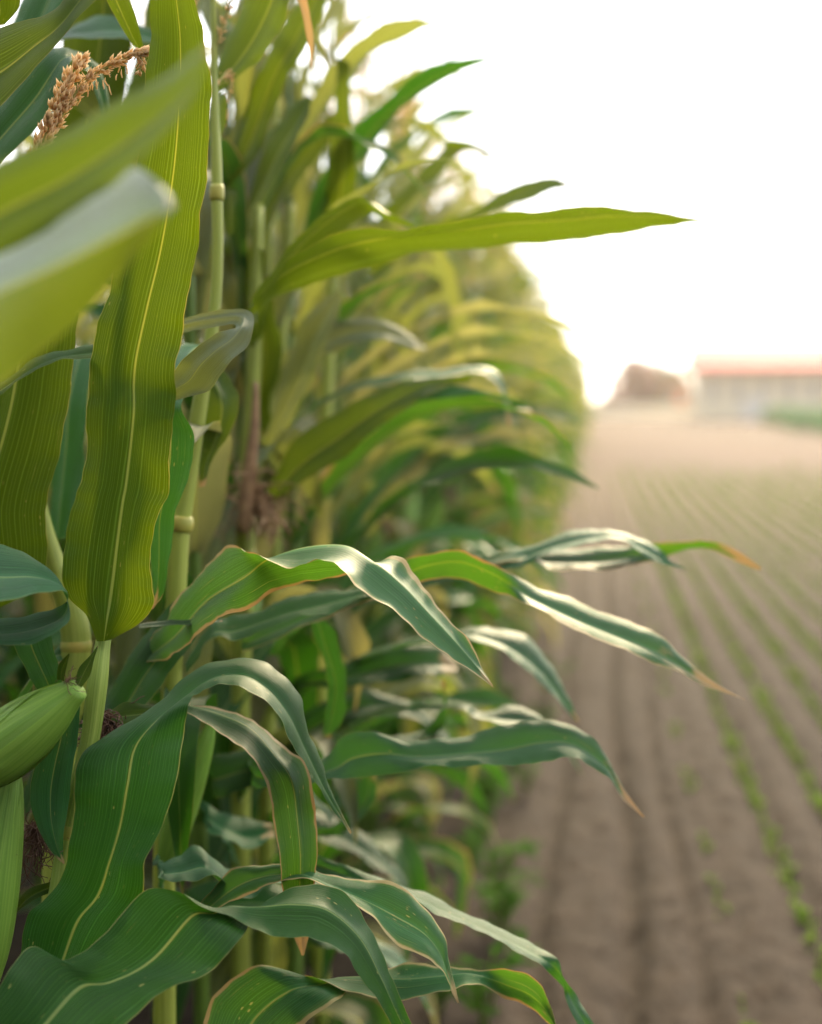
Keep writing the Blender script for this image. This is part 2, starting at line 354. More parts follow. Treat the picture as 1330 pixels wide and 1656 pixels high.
# ------------------------------------------------------------------ ear, silk, tassel builders (in world or local metres)
def ear_mesh(base, tip, rmax, mat, parent, seed=0, blunt=.35, label=None):
    rs = np.random.RandomState(seed); base = np.asarray(base, float); tip = np.asarray(tip, float)
    n, k = 30, 40; ts = np.linspace(0, 1, n); ax = tip-base; T = unit(ax[None])[0]
    ref = np.array([0, 0, 1.]) if abs(T[2]) < .8 else np.array([1., 0, 0])
    X = unit(np.cross(T, ref)[None])[0]; Y = np.cross(T, X)
    prof = rmax*np.interp(ts, [0, .06, .18, .38, .6, .8, .93, 1], [.38, .6, .88, 1, .93, .70, .44, blunt*.7])
    prof = np.convolve(np.pad(prof, 2, 'edge'), np.ones(5)/5, 'valid')
    a = np.linspace(0, 2*math.pi, k, endpoint=False); V = []; U = []
    lap = rs.rand(5)*6.28
    for i, t in enumerate(ts):
        rr = prof[i]*(1+.004*np.sin(a*14+t*1.5)+.02*np.sin(a*3+1))
        for q, l in enumerate(lap):                                         # overlapping husk edges as small steps
            dlt = (a-l-.5*t+math.pi) % (2*math.pi)-math.pi
            rr = rr+prof[i]*.045*np.clip(1-dlt/.9, 0, 1)*(dlt > 0)*(t > .08)
        c = base+ax*t+Y*rmax*.10*math.sin(t*3.1)
        V.append(c+rr[:, None]*(np.cos(a)[:, None]*X+np.sin(a)[:, None]*Y)); U.append(np.stack([a/6.2832, np.full(k, t*np.linalg.norm(ax))], 1))
    V = np.vstack(V); U = np.vstack(U)
    F = [(r*k+c, r*k+(c+1) % k, (r+1)*k+(c+1) % k, (r+1)*k+c) for r in range(n-1) for c in range(k)]+[tuple(range(k))[::-1], tuple((n-1)*k+i for i in range(k))]
    V = list(V); U = list(U)
    for q in range(5):
        a0 = rs.rand()*6.28; half = rs.uniform(.75, 1.25); t1 = rs.uniform(.62, .97); nn, kk = 16, 11; b0 = len(V); lift = 1.018+.014*q
        for i in range(nn):
            t = .02+(t1-.02)*i/(nn-1); r0 = np.interp(t, ts, prof); wf = half*(1-(i/(nn-1))**3.2)+.02; out = lift+.10*max(0, (i/(nn-1))-.86)
            for j in range(kk):
                aa = a0+.35*t+wf*(2*j/(kk-1)-1); V.append(base+ax*t+Y*rmax*.10*math.sin(t*3.1)+r0*out*(math.cos(aa)*X+math.sin(aa)*Y)); U.append((aa/6.2832+q*.37, t*np.linalg.norm(ax)+q*.3))
        F += [tuple(b0+x for x in f) for f in grid_faces(nn, kk)]
    o = link_mesh('corn_ear', V, F, mat, parent, U, U, origin=parent.location if parent.parent is None else None)
    if label: o['label'] = label
    return o

def silk_mesh(c, direction, length, spread, count, parent, mat, seed=0, rad=.0005, origin=None):
    rs = np.random.RandomState(seed); mb = MB(); d = unit(np.asarray(direction, float)[None])[0]; c = np.asarray(c, float)
    for i in range(count):
        p = c+rs.randn(3)*spread*.22; v = unit((d+rs.randn(3)*.55)[None])[0]; L = length*(.45+.7*rs.rand()); pts = [p]
        for j in range(7):
            v = unit((v+rs.randn(3)*.42+np.array([0, 0, -.10]))[None])[0]; pts.append(pts[-1]+v*L/7)
        mb.add(*tube(catmull(np.array(pts), np.linspace(0, 7, 11)), rad*(.7+.6*rs.rand()), 4, False))
    return mb.build('silk', mat, parent, origin)

def spike(mb, pts, rad, rs, dens=700, size=.0045, mi=0, stem=1):
    """One tassel branch: a thin stem thick with small chaffy spikelets."""
    pts = np.asarray(pts, float); n = len(pts)*6; t = np.linspace(0, len(pts)-1, n); p = catmull(pts, t)
    mb.add(*tube(p, np.linspace(.0016, .0007, n), 6), mi=stem)
    L = np.sum(np.linalg.norm(np.diff(p, axis=0), axis=1)); T = unit(np.gradient(p, axis=0))
    for k in range(int(L*dens)):
        i = rs.randint(0, n); f = i/n; q = unit(rs.randn(3)[None])[0]; q = unit((q-T[i]*(q@T[i]))[None])[0]
        dr = unit((q*(.25+.4*rs.rand())+T[i]*.9+rs.randn(3)*.12)[None])[0]; w = unit(np.cross(dr, rs.randn(3))[None])[0]; w2 = np.cross(dr, w)
        c = p[i]+q*rad*(.3+.7*rs.rand())*(1-.55*f); l = size*(.8+.8*rs.rand()); s = l*.19
        V = [c, c+dr*l*.45+w*s, c+dr*l*.5+w2*s, c+dr*l*.45-w*s, c+dr*l*.5-w2*s, c+dr*l*1.05]
        mb.add(V, [(0, 2, 1), (0, 3, 2), (0, 4, 3), (0, 1, 4), (1, 2, 5), (2, 3, 5), (3, 4, 5), (4, 1, 5)], mi=mi)

# ================================================================== SETTING
def soil_h(x, y):
    near = np.clip(1-(y-14)/14, 0, 1)
    z = .016*np.sin((x-.37)*2*math.pi/.20)*near*np.clip((x-.25)/.3, 0, 1)          # seed rows
    for c, w, dp in ((-.11, .035, .034), (.095, .035, .048), (.24, .022, .03), (-.26, .04, .02)):           # wheel and hoe tracks
        z = z-dp*np.exp(-((x-c-.015*np.sin(y*1.7+c*9))/w)**2)*near
    return z
def soil_material():
    g = NT('field_soil'); tc = g.n('ShaderNodeTexCoord'); v = tc.outputs['Object']
    sp = g.n('ShaderNodeSeparateXYZ'); g.l(v, sp.inputs[0]); x, y = sp.outputs[0], sp.outputs[1]
    n1 = g.noise(v, 9.0, 8.0, .65); n2 = g.noise(v, 55.0, 5.0, .6); n3 = g.noise(v, .35, 3.0)
    col = g.mix(g.step(n1, .32, .68), (.018, .012, .0075), (.040, .027, .018))
    col = g.mix(g.math('MULTIPLY', g.step(n2, .55, .72), .8), col, (.085, .062, .044))
    col = g.mix(g.math('MULTIPLY', g.step(n2, .25, .42), -.5), col, (.03, .02, .016))
    col = g.mix(g.math('MULTIPLY', n3, .35), col, (.066, .045, .030))
    far = g.mix(g.step(g.noise(v, .12, 3.0), .4, .6), (.105, .062, .042), (.085, .052, .035))         # redder bare field further out
    col = g.mix(g.math('MULTIPLY', g.step(y, 5.0, 20.0), .8), col, (.115, .076, .045))  # soil lightened with distance, the sunlit look put into its colour
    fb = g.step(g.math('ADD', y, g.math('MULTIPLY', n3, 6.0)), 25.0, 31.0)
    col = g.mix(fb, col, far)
    bs = g.n('ShaderNodeBsdfPrincipled'); g.l(col, bs.inputs['Base Color']); bs.inputs['Roughness'].default_value = .95; bs.inputs['Specular IOR Level'].default_value = .15
    bp = g.n('ShaderNodeBump'); bp.inputs['Strength'].default_value = .9; bp.inputs['Distance'].default_value = .02
    g.l(g.math('ADD', n1, g.math('MULTIPLY', n2, .5)), bp.inputs['Height']); g.l(bp.outputs[0], bs.inputs['Normal'])
    g.l(bs.outputs[0], g.out.inputs[0]); return g.m
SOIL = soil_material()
xs = np.concatenate([[-300, -120, -50, -20, -8], np.arange(-3, -.5, .25), np.arange(-.5, 3.5, .022), np.arange(3.5, 6, .07), [7, 9, 14, 25, 60, 140, 300]])
ys = np.concatenate([[-60, -20, -6, -2], np.arange(-1, 2, .3), np.arange(2, 9, .05), np.arange(9, 16, .2), np.arange(16, 30, 1.0), [34, 40, 50, 65, 85, 120, 200, 420]])
X, Y = np.meshgrid(xs, ys); rs0 = np.random.RandomState(3)
Z = soil_h(X, Y)+rs0.randn(*X.shape)*.0045*((X > -.5) & (X < 3.5) & (Y > 1.9) & (Y < 10))
clod = np.zeros_like(X)
for k in range(1600):
    cx_, cy_ = rs0.uniform(-.55, 1.6), rs0.uniform(2.2, 8.5); r_ = rs0.uniform(.010, .026)
    ix = (np.abs(xs-cx_) < 3*r_); iy = (np.abs(ys-cy_) < 3*r_)
    if ix.any() and iy.any():
        gx, gy = np.meshgrid(xs[ix], ys[iy]); clod[np.ix_(iy, ix)] += r_*.6*np.exp(-((gx-cx_)**2+(gy-cy_)**2)/(r_*r_))
Z = Z+np.clip(clod, 0, .05)
V = np.stack([X, Y, Z], -1).reshape(-1, 3); ny, nx = X.shape
F = [(r*nx+c, r*nx+c+1, (r+1)*nx+c+1, (r+1)*nx+c) for r in range(ny-1) for c in range(nx-1)]
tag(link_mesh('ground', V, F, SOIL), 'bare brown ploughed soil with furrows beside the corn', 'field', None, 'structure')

GREEN_SEED = simple_material('seedling_leaf', (.10, .18, .018), (.16, .25, .035), 30, .9, trans=(.20, .28, .03), tfac=.25, spec=.0)
WEED = simple_material('weed_leaf', (.03, .085, .012), (.06, .12, .02), 30, .95, trans=(.08, .18, .02), tfac=.25, spec=.0)
mb = MB(); rs1 = np.random.RandomState(5)
for k in range(26):
    x0 = .33+.20*k; y = 2.2
    dn = (.7 if k == 0 else 1.0)
    while y < 27:
        step = .021+.0012*y; y += step*rs1.uniform(.5, 1.8)
        gap = mnoise.noise(Vector((x0*3.1, y*2.6, 2.0)))
        if gap < (.05 if k == 0 else -.42 if y < 7 else -.5) : continue
        if rs1.rand() < (y-15)/12: continue
        x = x0+rs1.randn()*.011; h = rs1.uniform(.011, .032)*dn*(1+.05*y); z = float(soil_h(np.array(x), np.array(y)))
        for q in range(3 if y < 12 else 2):
            a = rs1.rand()*6.28; dx, dy = math.cos(a), math.sin(a); w = h*.2; l = h*rs1.uniform(.4, .9)
            b = np.array([x, y, z-.004]); m = b+np.array([dx*l*.5, dy*l*.5, h]); t = b+np.array([dx*l*1.1, dy*l*1.1, h*rs1.uniform(.6, 1.2)]); s = np.array([-dy, dx, 0])*w
            mb.add([b-s*.5, b+s*.5, m+s, m-s, t], [(0, 1, 2, 3), (3, 2, 4)])
tag(mb.build('seedlings', GREEN_SEED), 'thin rows of small bright green seedlings in the brown soil', 'seedlings', None, 'stuff')

# ------------------------------------------------------------------ long red-roofed farm building far behind
CREAM = simple_material('cream_render', (.90, .81, .60), (.93, .86, .68), .6, .9)
WHITE = simple_material('white_paint', (.75, .75, .74), (.82, .82, .80), 1.0, .7)
REDROOF = simple_material('red_roof', (.68, .014, .024), (.76, .022, .034), .8, .5, (1, 1, 1))
GREY = simple_material('grey_boards', (.16, .17, .18), (.24, .24, .25), 2.0, .8)
ORANGE = simple_material('orange_roof', (.62, .16, .05), (.72, .22, .07), 2.0, .7)
GLASS = simple_material('dark_window_glass', (.40, .36, .32), (.48, .43, .38), 1.0, .15, spec=.6)
def face_at(px, d, turn=0):
    p = P(px, 674, d); return np.array([p[0], p[1], 0.0]), YAW*.0+turn
bp_, _ = face_at(1121, 72)
BLD = empty('farm_building', bp_, 'long cream farm building with a red roof and a row of windows', 'building')
BLD.rotation_euler = (0, 0, R(-4)); BLD.scale = (1, 1, 1)
Lb, Hb, Db = 16.0, 2.62, 5.0
wins = [(1.0+1.22*i, 1.55) for i in range(12)]
# wall with real window openings: piers, spandrel and head butted together
mb = MB(); x0 = 0.0; ww, wh, wz = .52, .95, 1.05
for i, (wx, _z) in enumerate(wins+[(Lb+ww/2, 0)]):
    xe = wx-ww/2; mb.add(*box(((x0+xe)/2, .1, Hb/2-.15), xe-x0, .2, Hb+.3-.0)); 
    if i < len(wins):
        mb.add(*box((wx, .1, (wz-.3)/2), ww, .2, wz+.3)); mb.add(*box((wx, .1, (wz+wh+Hb)/2), ww, .2, Hb-wz-wh))
    x0 = wx+ww/2
mb.add(*box((.1, Db/2+.1, Hb/2-.15), .2, Db-.2, Hb+.3)); mb.add(*box((Lb-.1, Db/2+.1, Hb/2-.15), .2, Db-.2, Hb+.3)); mb.add(*box((Lb/2, Db+.3, Hb/2-.15), Lb, .2, Hb+.3))
mb.build('wall', CREAM, BLD, smooth=False)
for i, (wx, _z) in enumerate(wins):
    m2 = MB()
    for dx in (-ww/2+.03, 0, ww/2-.03): m2.add(*box((wx+dx, .06, wz+wh/2), .05, .06, wh-.002))
    for dz in (.03, wh-.03): m2.add(*box((wx, .065, wz+dz), ww-.02, .05, .05))
    wf = m2.build('window', WHITE, BLD, smooth=False)
    mp = MB(); mp.add(*box((wx, .12, wz+wh/2), ww-.004, .02, wh-.004)); mp.build('pane', GLASS, wf, smooth=False)
md = MB(); md.add(*box((3.0, -.05, .52), 1.15, .08, 1.15)); md.add(*box((3.0, -.11, .52), .04, .04, 1.15)); md.build('door', WHITE, BLD, smooth=False)
mr = MB(); ov = .35
mr.add([(-ov, -ov, Hb-.05), (Lb+ov, -ov, Hb-.05), (Lb+ov, Db/2, 3.78), (-ov, Db/2, 3.78), (-ov, Db+ov+.3, Hb-.05), (Lb+ov, Db+ov+.3, Hb-.05),
        (-ov, -ov, Hb+.09), (Lb+ov, -ov, Hb+.09), (Lb+ov, Db/2, 3.92), (-ov, Db/2, 3.92), (-ov, Db+ov+.3, Hb+.09), (Lb+ov, Db+ov+.3, Hb+.09)],
       [(6, 7, 8, 9), (9, 8, 11, 10), (3, 2, 1, 0), (4, 5, 2, 3), (0, 1, 7, 6), (5, 4, 10, 11), (0, 6, 9, 3), (3, 9, 10, 4), (1, 2, 8, 7), (2, 5, 11, 8)])
for i in range(34):
    xx = -ov+.25+i*.49; mr.add(*tube([(xx, -ov, Hb+.10), (xx, Db/2, 3.93)], .03, 5))
roof = mr.build('roof', REDROOF, BLD, smooth=False)

sp_, _ = face_at(1098, 88)
SHED = empty('small_shed', sp_, 'small grey shed with an orange sloping roof beside the trees', 'shed')
m = MB(); m.add(*box((0, .8, .85), 1.0, 1.6, 1.7)); m.build('wall', GREY, SHED, smooth=False)
m = MB(); m.add([(-.75, -.2, 1.5), (.62, -.2, 2.15), (.62, 1.8, 2.15), (-.75, 1.8, 1.5), (-.75, -.2, 1.62), (.62, -.2, 2.27), (.62, 1.8, 2.27), (-.75, 1.8, 1.62)],
                [(4, 5, 6, 7), (3, 2, 1, 0), (0, 1, 5, 4), (1, 2, 6, 5), (2, 3, 7, 6), (3, 0, 4, 7)]); m.build('roof', ORANGE, SHED, smooth=False)
m = MB(); m.add(*box((.1, -.03, .7), .6, .06, 1.4)); m.build('door', ORANGE, SHED, smooth=False)

# low pale boundary wall in front of the trees
a_, _ = face_at(930, 84); b_, _ = face_at(1122, 84)
m = MB(); Lw = np.linalg.norm(b_-a_)
WL = empty('boundary_wall', a_, 'low pale wall running below the trees to the shed', 'wall'); WL.rotation_euler = (0, 0, math.atan2(b_[1]-a_[1], b_[0]-a_[0]))
m.add(*box((Lw/2, 0, .28), Lw, .16, .76)); m.build('wall_panel', CREAM, WL, smooth=False)
m = MB(); m.add(*box((Lw/2, 0, .70), Lw+.1, .26, .08)); m.build('coping', WHITE, WL, smooth=False)

# ------------------------------------------------------------------ trees: tapered trunk with limbs, crown of many leaf-sized faces
def crown(mb, c, rx, ry, rz, count, size, seed, holes=.15):
    rs = np.random.RandomState(seed); k = 0; cl = [(rs.randn(3)*np.array([rx, ry, rz])*.42, rs.uniform(.3, .55)) for _ in range(38)]
    Vs = []; Fs = []
    for _ in range(count):
        cc, s = cl[rs.randint(len(cl))]; q = unit(rs.randn(3)[None])[0]*rs.uniform(.55, 1)*s*np.array([rx, ry, rz]); p = cc+q
        p = p/max(1, np.linalg.norm(p/np.array([rx, ry, rz]))); p = np.asarray(c)+p
        d = unit((q/np.array([rx, ry, rz])+rs.randn(3)*.6)[None])[0]; x = unit(np.cross(d, rs.randn(3))[None])[0]; y = np.cross(d, x); l = size*rs.uniform(.6, 1.4)
        n = len(Vs); Vs += [p-x*l*.6, p+y*l*.28, p+x*l*.6, p-y*l*.28]; Fs.append((n, n+1, n+2, n+3))
    mb.add(Vs, Fs)
BARK = simple_material('bark', (.10, .07, .05), (.18, .13, .10), 8, .9, (1, 1, .3))
PURPLE = simple_material('reddish_foliage', (.09, .020, .020), (.15, .036, .028), .9, .6, trans=(.35, .10, .05), tfac=.3)
OLIVE = simple_material('olive_foliage', (.05, .035, .014), (.09, .06, .02), .9, .6, trans=(.35, .25, .06), tfac=.3)
BLUEGREEN = simple_material('bluegreen_foliage', (.045, .13, .06), (.08, .20, .09), .9, .6, trans=(.15, .35, .10), tfac=.3)
DARKGREEN = simple_material('dark_conifer_foliage', (.05, .07, .06), (.08, .10, .085), .9, .6, trans=(.12, .18, .08), tfac=.25)
def tree(name, px, d, h, rx, rz, mat, label, seed, count=8000, trunk=.09, cat='tree', size=.14):
    p, _ = face_at(px, d); e = empty(name, p, label, cat); rs = np.random.RandomState(seed); mb = MB()
    pts = np.array([(0, 0, -.05), (.05, 0, h*.3), (-.04, .05, h*.6), (0, 0, h*.85)]); mb.add(*tube(catmull(pts, np.linspace(0, 3, 12)), np.linspace(trunk, trunk*.25, 12), 8))
    for k in range(7):
        a = rs.rand()*6.28; z = h*rs.uniform(.25, .6); q = np.array([math.cos(a)*rx*.7, math.sin(a)*rx*.7, h*.25])
        mb.add(*tube([(0, 0, z), np.array([0, 0, z])+q*.5+np.array([0, 0, .1]), np.array([0, 0, z])+q], [trunk*.5, trunk*.3, trunk*.1], 6))
    mb.build('trunk', BARK, e)
    m = MB(); crown(m, (0, 0, h-rz), rx, rx, rz, count, size, seed); m.build('crown', mat, e, smooth=False); return e
tree('plum_tree', 1026, 90, 3.75, 1.7, 1.75, PURPLE, 'reddish round tree, the taller one left of the shed', 11)
tree('plum_tree', 1063, 93, 3.5, 1.6, 1.65, OLIVE, 'olive brown round tree just left of the orange shed roof', 12)
tree('plum_tree', 1097, 94, 3.6, 1.15, 1.7, OLIVE, 'narrow brown tree standing right behind the orange shed roof', 15, 5500)
tree('bare_bush', 992, 96, 1.75, .9, .75, PURPLE, 'low reddish bush at the left end of the trees', 13, 1500, .05, 'bush')
tree('narrow_conifer', 1303, 78, 2.6, .42, 1.25, DARKGREEN, 'narrow grey green conifer in front of the cream building', 14, 2600, .08)
for i, (px, d, h, rx, lb) in enumerate(((1268, 60, .85, 1.0, 'small blue green shrub at the left end of the shrub row'), (1318, 52, .95, 1.2, 'broad blue green shrub in front of the conifer'), (1372, 47, 1.0, 1.3, 'blue green shrub nearest the camera at the photo edge'))):
    tree('field_shrub', px, d, h, rx, h*.55, BLUEGREEN, lb, 30+i, 2600, .03, 'shrub', .10)

# ------------------------------------------------------------------ haze
HZ = bpy.data.materials.new('haze'); HZ.use_nodes = True; HZ.node_tree.nodes.clear()
ho = HZ.node_tree.nodes.new('ShaderNodeOutputMaterial'); hv = HZ.node_tree.nodes.new('ShaderNodeVolumePrincipled')
hv.inputs['Color'].default_value = (1, .95, .88, 1); hv.inputs['Density'].default_value = .0008; hv.inputs['Anisotropy'].default_value = .78
HZ.node_tree.links.new(hv.outputs[0], ho.inputs['Volume'])
V, F = box((0, 180, 3.5), 640, 520, 9.0)
tag(link_mesh('haze', V, F, HZ, smooth=False), 'pale warm haze over the field', 'haze', None, 'stuff')

# ================================================================== CORN PLANTS IN FOCUS
# --- the plant in focus: pale sheath with the big upright blade
PA, pA, rA = hero_plant([(300, -110, 14, 1.56), (276, 120, 16, 1.56), (243, 470, 19, 1.55), (205, 830, 22, 1.54), (176, 1000, 23, 1.515), (167, 1040, 25, 1.50), (158, 1105, 33, 1.49), (147, 1190, 31, 1.49), (136, 1235, 29, 1.49), (109, 1345, 27, 1.49), (97, 1425, 30, 1.49), (86, 1530, 34, 1.49)],
    1.49, 'sharp corn plant with the tall upright yellow green blade on a pale sheath', nodes=[(109, 1352, 29, 1.49)])
hero_leaf(PA, [(157, 1037, 182, 1034, 1.485, 1.485, 168, 1037, 1.48), (140, 997, 226, 1008, 1.49, 1.48, 171, 1004, 1.475), (110, 966, 250, 980, 1.50, 1.475, 175, 972, 1.475), (103, 925, 246, 950, 1.50, 1.47, 180, 935, 1.475), (106, 862, 243, 895, 1.50, 1.47, 187, 878, 1.475), (123, 803, 258, 832, 1.50, 1.47, 195, 816, 1.475), (136, 762, 272, 790, 1.50, 1.47, 202, 774, 1.475),
    (142, 660, 279, 690, 1.50, 1.47, 213, 672, 1.475), (144, 600, 284, 640, 1.50, 1.47), (152, 555, 286, 590, 1.50, 1.47), (174, 475, 300, 505, 1.50, 1.47), (200, 385, 317, 412, 1.50, 1.47), (224, 262, 333, 290, 1.49, 1.46), (235, 140, 341, 165, 1.48, 1.45), (243, 45, 334, 80, 1.47, 1.44), (250, -30, 312, -5, 1.45, 1.43), (262, -110, 285, -95, 1.43, 1.41)],
    LEAF_UP, fold=.05, ripple=.0021, rl=.042, seed=4, label='broad upright blade lit through from behind', ncross=17)
hero_leaf(PA, [(30, 1600, 130, 1610, 1.45, 1.42), (35, 1540, 165, 1548, 1.46, 1.42), (45, 1482, 200, 1492, 1.46, 1.42), (78, 1448, 232, 1442, 1.46, 1.42), (106, 1400, 238, 1388, 1.46, 1.42), (118, 1332, 264, 1332, 1.46, 1.43), (120, 1272, 286, 1262, 1.46, 1.44), (131, 1222, 298, 1192, 1.47, 1.46), (185, 1183, 301, 1145, 1.50, 1.46),
    (262, 1128, 318, 1126, 1.53, 1.47), (335, 1076, 348, 1108, 1.54, 1.47), (402, 1063, 388, 1108, 1.54, 1.46), (446, 1080, 430, 1138, 1.54, 1.46), (479, 1120, 466, 1186, 1.54, 1.47), (503, 1184, 494, 1238, 1.55, 1.50), (533, 1272, 526, 1290, 1.56, 1.54), (569, 1346, 567, 1349, 1.58, 1.58)],
    LEAF, fold=.07, ripple=.0018, seed=9, base=at_y(pA, 1700, 1.49), label='dark blade that arches over to a pale drooping tip', ncross=15)
hero_leaf(PA, [(-60, 1660, 60, 1800, 1.36, 1.30), (0, 1597, 130, 1720, 1.37, 1.31), (48, 1529, 205, 1656, 1.39, 1.33), (105, 1553, 262, 1606, 1.38, 1.35), (165, 1515, 335, 1574, 1.39, 1.37), (240, 1437, 393, 1514, 1.40, 1.40), (322, 1462, 408, 1484, 1.40, 1.44), (400, 1499, 441, 1452, 1.40, 1.47), (455, 1516, 502, 1427, 1.40, 1.47),
    (505, 1515, 551, 1443, 1.41, 1.47), (556, 1545, 598, 1495, 1.42, 1.47), (598, 1597, 628, 1566, 1.43, 1.46), (632, 1655, 654, 1630, 1.44, 1.45), (660, 1705, 688, 1698, 1.45, 1.45)],
    LEAF, fold=.08, ripple=.0020, seed=12, label='lowest blade, twisted over with a pale ribbed top and specks', ncross=15)
hero_leaf(PA, [(-30, 1660, 20, 1670, 1.60, 1.62), (40, 1545, 60, 1565, 1.6, 1.6), (110, 1460, 140, 1490, 1.62, 1.6)], LEAF, seed=13)

hero_leaf(PA, [(470, 1398, 482, 1422, 1.56, 1.53), (522, 1413, 545, 1442, 1.56, 1.52), (580, 1420, 597, 1482, 1.56, 1.51), (640, 1431, 642, 1526, 1.56, 1.51), (690, 1468, 687, 1547, 1.56, 1.52), (719, 1515, 710, 1566, 1.56, 1.53), (727, 1560, 726, 1592, 1.56, 1.54), (743, 1622, 740, 1622, 1.57, 1.57)],
    LEAF_EDGE, fold=.07, seed=15, ripple=.0018, base=P(300, 1500, 1.62), label='green blade with brown rubbed streaks and scorched tip')

# --- second plant, stalk with yellow collars and a tassel rising behind
PC, pC, rC = hero_plant([(341, -120, 9), (345, 20, 10), (347, 150, 12), (350, 250, 17), (351, 312, 19), (352, 420, 18), (345, 520, 20), (325, 645, 25), (302, 790, 29), (291, 860, 33), (285, 960, 33), (279, 1080, 33), (274, 1200, 34), (266, 1380, 36)],
    1.78, 'slightly soft corn plant with a yellow collared stalk and a folded blade', nodes=[(351, 316, 24, 1.78), (292, 852, 42, 1.78)], mat=STALK_UP)
hero_leaf(PC, [(240, 556, 240, 545, 1.66, 1.66), (298, 538, 296, 515, 1.64, 1.65), (348, 528, 348, 504, 1.62, 1.64), (378, 526, 392, 499, 1.60, 1.62), (381, 529, 409, 508, 1.58, 1.60), (372, 532, 410, 530, 1.565, 1.565), (350, 540, 400, 562, 1.555, 1.545), (325, 557, 378, 580, 1.55, 1.53), (298, 580, 357, 603, 1.55, 1.525), (278, 603, 338, 632, 1.555, 1.53), (262, 622, 300, 644, 1.56, 1.54), (240, 645, 258, 652, 1.57, 1.56)],
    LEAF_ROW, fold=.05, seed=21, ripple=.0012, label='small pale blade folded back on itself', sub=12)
hero_leaf(PC, [(235, 1050, 240, 1072, 1.75, 1.72), (268, 1000, 286, 1058, 1.70, 1.63), (322, 927, 335, 1012, 1.66, 1.58), (373, 883, 402, 982, 1.62, 1.56, 392, 930, 1.57), (407, 896, 452, 952, 1.55, 1.58, 432, 908, 1.58), (470, 915, 510, 938, 1.50, 1.60, 492, 894, 1.57), (524, 906, 575, 930, 1.48, 1.60, 560, 893, 1.56), (570, 937, 633, 899, 1.48, 1.58), (624, 982, 670, 928, 1.48, 1.57), (687, 1031, 707, 976, 1.49, 1.55), (735, 1067, 756, 1038, 1.50, 1.54), (798, 1112, 797, 1107, 1.52, 1.52)],
    LEAF_EDGE, fold=.06, seed=23, ripple=.0022, label='blade with orange brown scorched margin and pointed tip', ncross=15)
hero_leaf(PC, [(300, 1148, 316, 1143, 1.60, 1.63), (338, 1177, 376, 1150, 1.57, 1.63), (386, 1203, 421, 1172, 1.54, 1.61), (418, 1240, 462, 1212, 1.53, 1.58), (436, 1290, 497, 1234, 1.53, 1.57), (446, 1340, 508, 1300, 1.53, 1.56), (453, 1400, 514, 1362, 1.53, 1.55), (458, 1445, 510, 1428, 1.54, 1.55), (470, 1500, 502, 1502, 1.55, 1.56), (488, 1545, 492, 1545, 1.56, 1.56)],
    LEAF_EDGE, fold=.09, seed=25, ripple=.0016, base=at_y(pC, 1190, 1.78), label='grey green hanging blade with a thin brown margin')
hero_leaf(PC, [(318, 632, 360, 600, 1.80, 1.86), (322, 668, 388, 642, 1.80, 1.84), (326, 700, 372, 700, 1.80, 1.83), (322, 745, 345, 740, 1.80, 1.82), (322, 788, 332, 786, 1.8, 1.8)], LEAF_UP, seed=27, fold=.1, base=at_y(pC, 650, 1.78))
hero_leaf(PC, [(255, 640, 296, 652, 1.60, 1.58), (250, 690, 311, 700, 1.60, 1.57), (245, 745, 312, 745, 1.60, 1.57), (242, 800, 300, 790, 1.60, 1.57), (240, 850, 282, 835, 1.6, 1.58), (243, 905, 276, 900, 1.6, 1.58), (245, 950, 266, 955, 1.6, 1.59), (243, 985, 248, 985, 1.6, 1.6)], LEAF_COOL, seed=29, fold=.06, base=at_y(pC, 560, 1.78), label='grey green blade hanging behind the tall blade')
hero_leaf(PC, [(225, 1008, 226, 1016, 1.62, 1.6), (280, 1003, 280, 1012, 1.62, 1.6), (330, 1003, 330, 1009, 1.64, 1.62), (360, 1003, 360, 1005, 1.66, 1.66)], LEAF, seed=33, fold=.05)
ear_mesh(P(266, 1400, 1.76), P(345, 1165, 1.76), .019, HUSK, PC, 3, .2)
mbt = MB(); rs2 = np.random.RandomState(8)                                # tassel with side branches
mbt.add(*tube([P(345, 30, 1.78), P(341, -120, 1.78), P(340, -240, 1.78)], .003, 8), mi=1)
spike(mbt, [P(340, -100, 1.78), P(338, -200, 1.78), P(330, -330, 1.78)], .010, rs2, 900)
spike(mbt, [P(350, 75, 1.78), P(364, 30, 1.77), P(378, -10, 1.75), P(400, -70, 1.72)], .0055, rs2, 800)
spike(mbt, [P(347, 140, 1.8), P(372, 118, 1.82), P(366, 170, 1.84), P(356, 215, 1.85)], .0065, rs2, 1000)
spike(mbt, [P(343, -40, 1.79), P(318, -10, 1.82), P(306, 60, 1.86)], .006, rs2, 900)
mbt.build('tassel', [TASSEL, TASSEL_STEM], PC, PC.location)

# --- long blades reaching out over the field from plants a little further along
PD, pD, rD = hero_plant([(418, 330, 16), (412, 560, 24), (404, 700, 27), (397, 900, 30), (390, 1100, 30)], 2.2, 'soft corn plant with a dry brown withered sheath hanging on its stalk', nodes=[(397, 890, 36, 2.2)], mat=STALK_UP)
hero_leaf(PD, [(409, 494, 412, 506, 1.88, 1.90), (458, 430, 460, 476, 1.85, 1.92), (508, 394, 536, 449, 1.83, 1.92), (566, 372, 594, 434, 1.82, 1.92), (652, 370, 671, 410, 1.82, 1.92), (733, 359, 768, 402, 1.83, 1.92), (806, 345, 850, 394, 1.84, 1.92), (896, 339, 940, 388, 1.84, 1.91), (964, 333, 1000, 378, 1.85, 1.90), (1045, 341, 1075, 367, 1.86, 1.89), (1105, 350, 1112, 360, 1.88, 1.89), (1152, 357, 1152, 359, 1.89, 1.89)],
    LEAF_UP, fold=.09, seed=41, ripple=.0012, base=at_y(pD, 570, 2.2), label='long level blade reaching far out over the field', ncross=13)
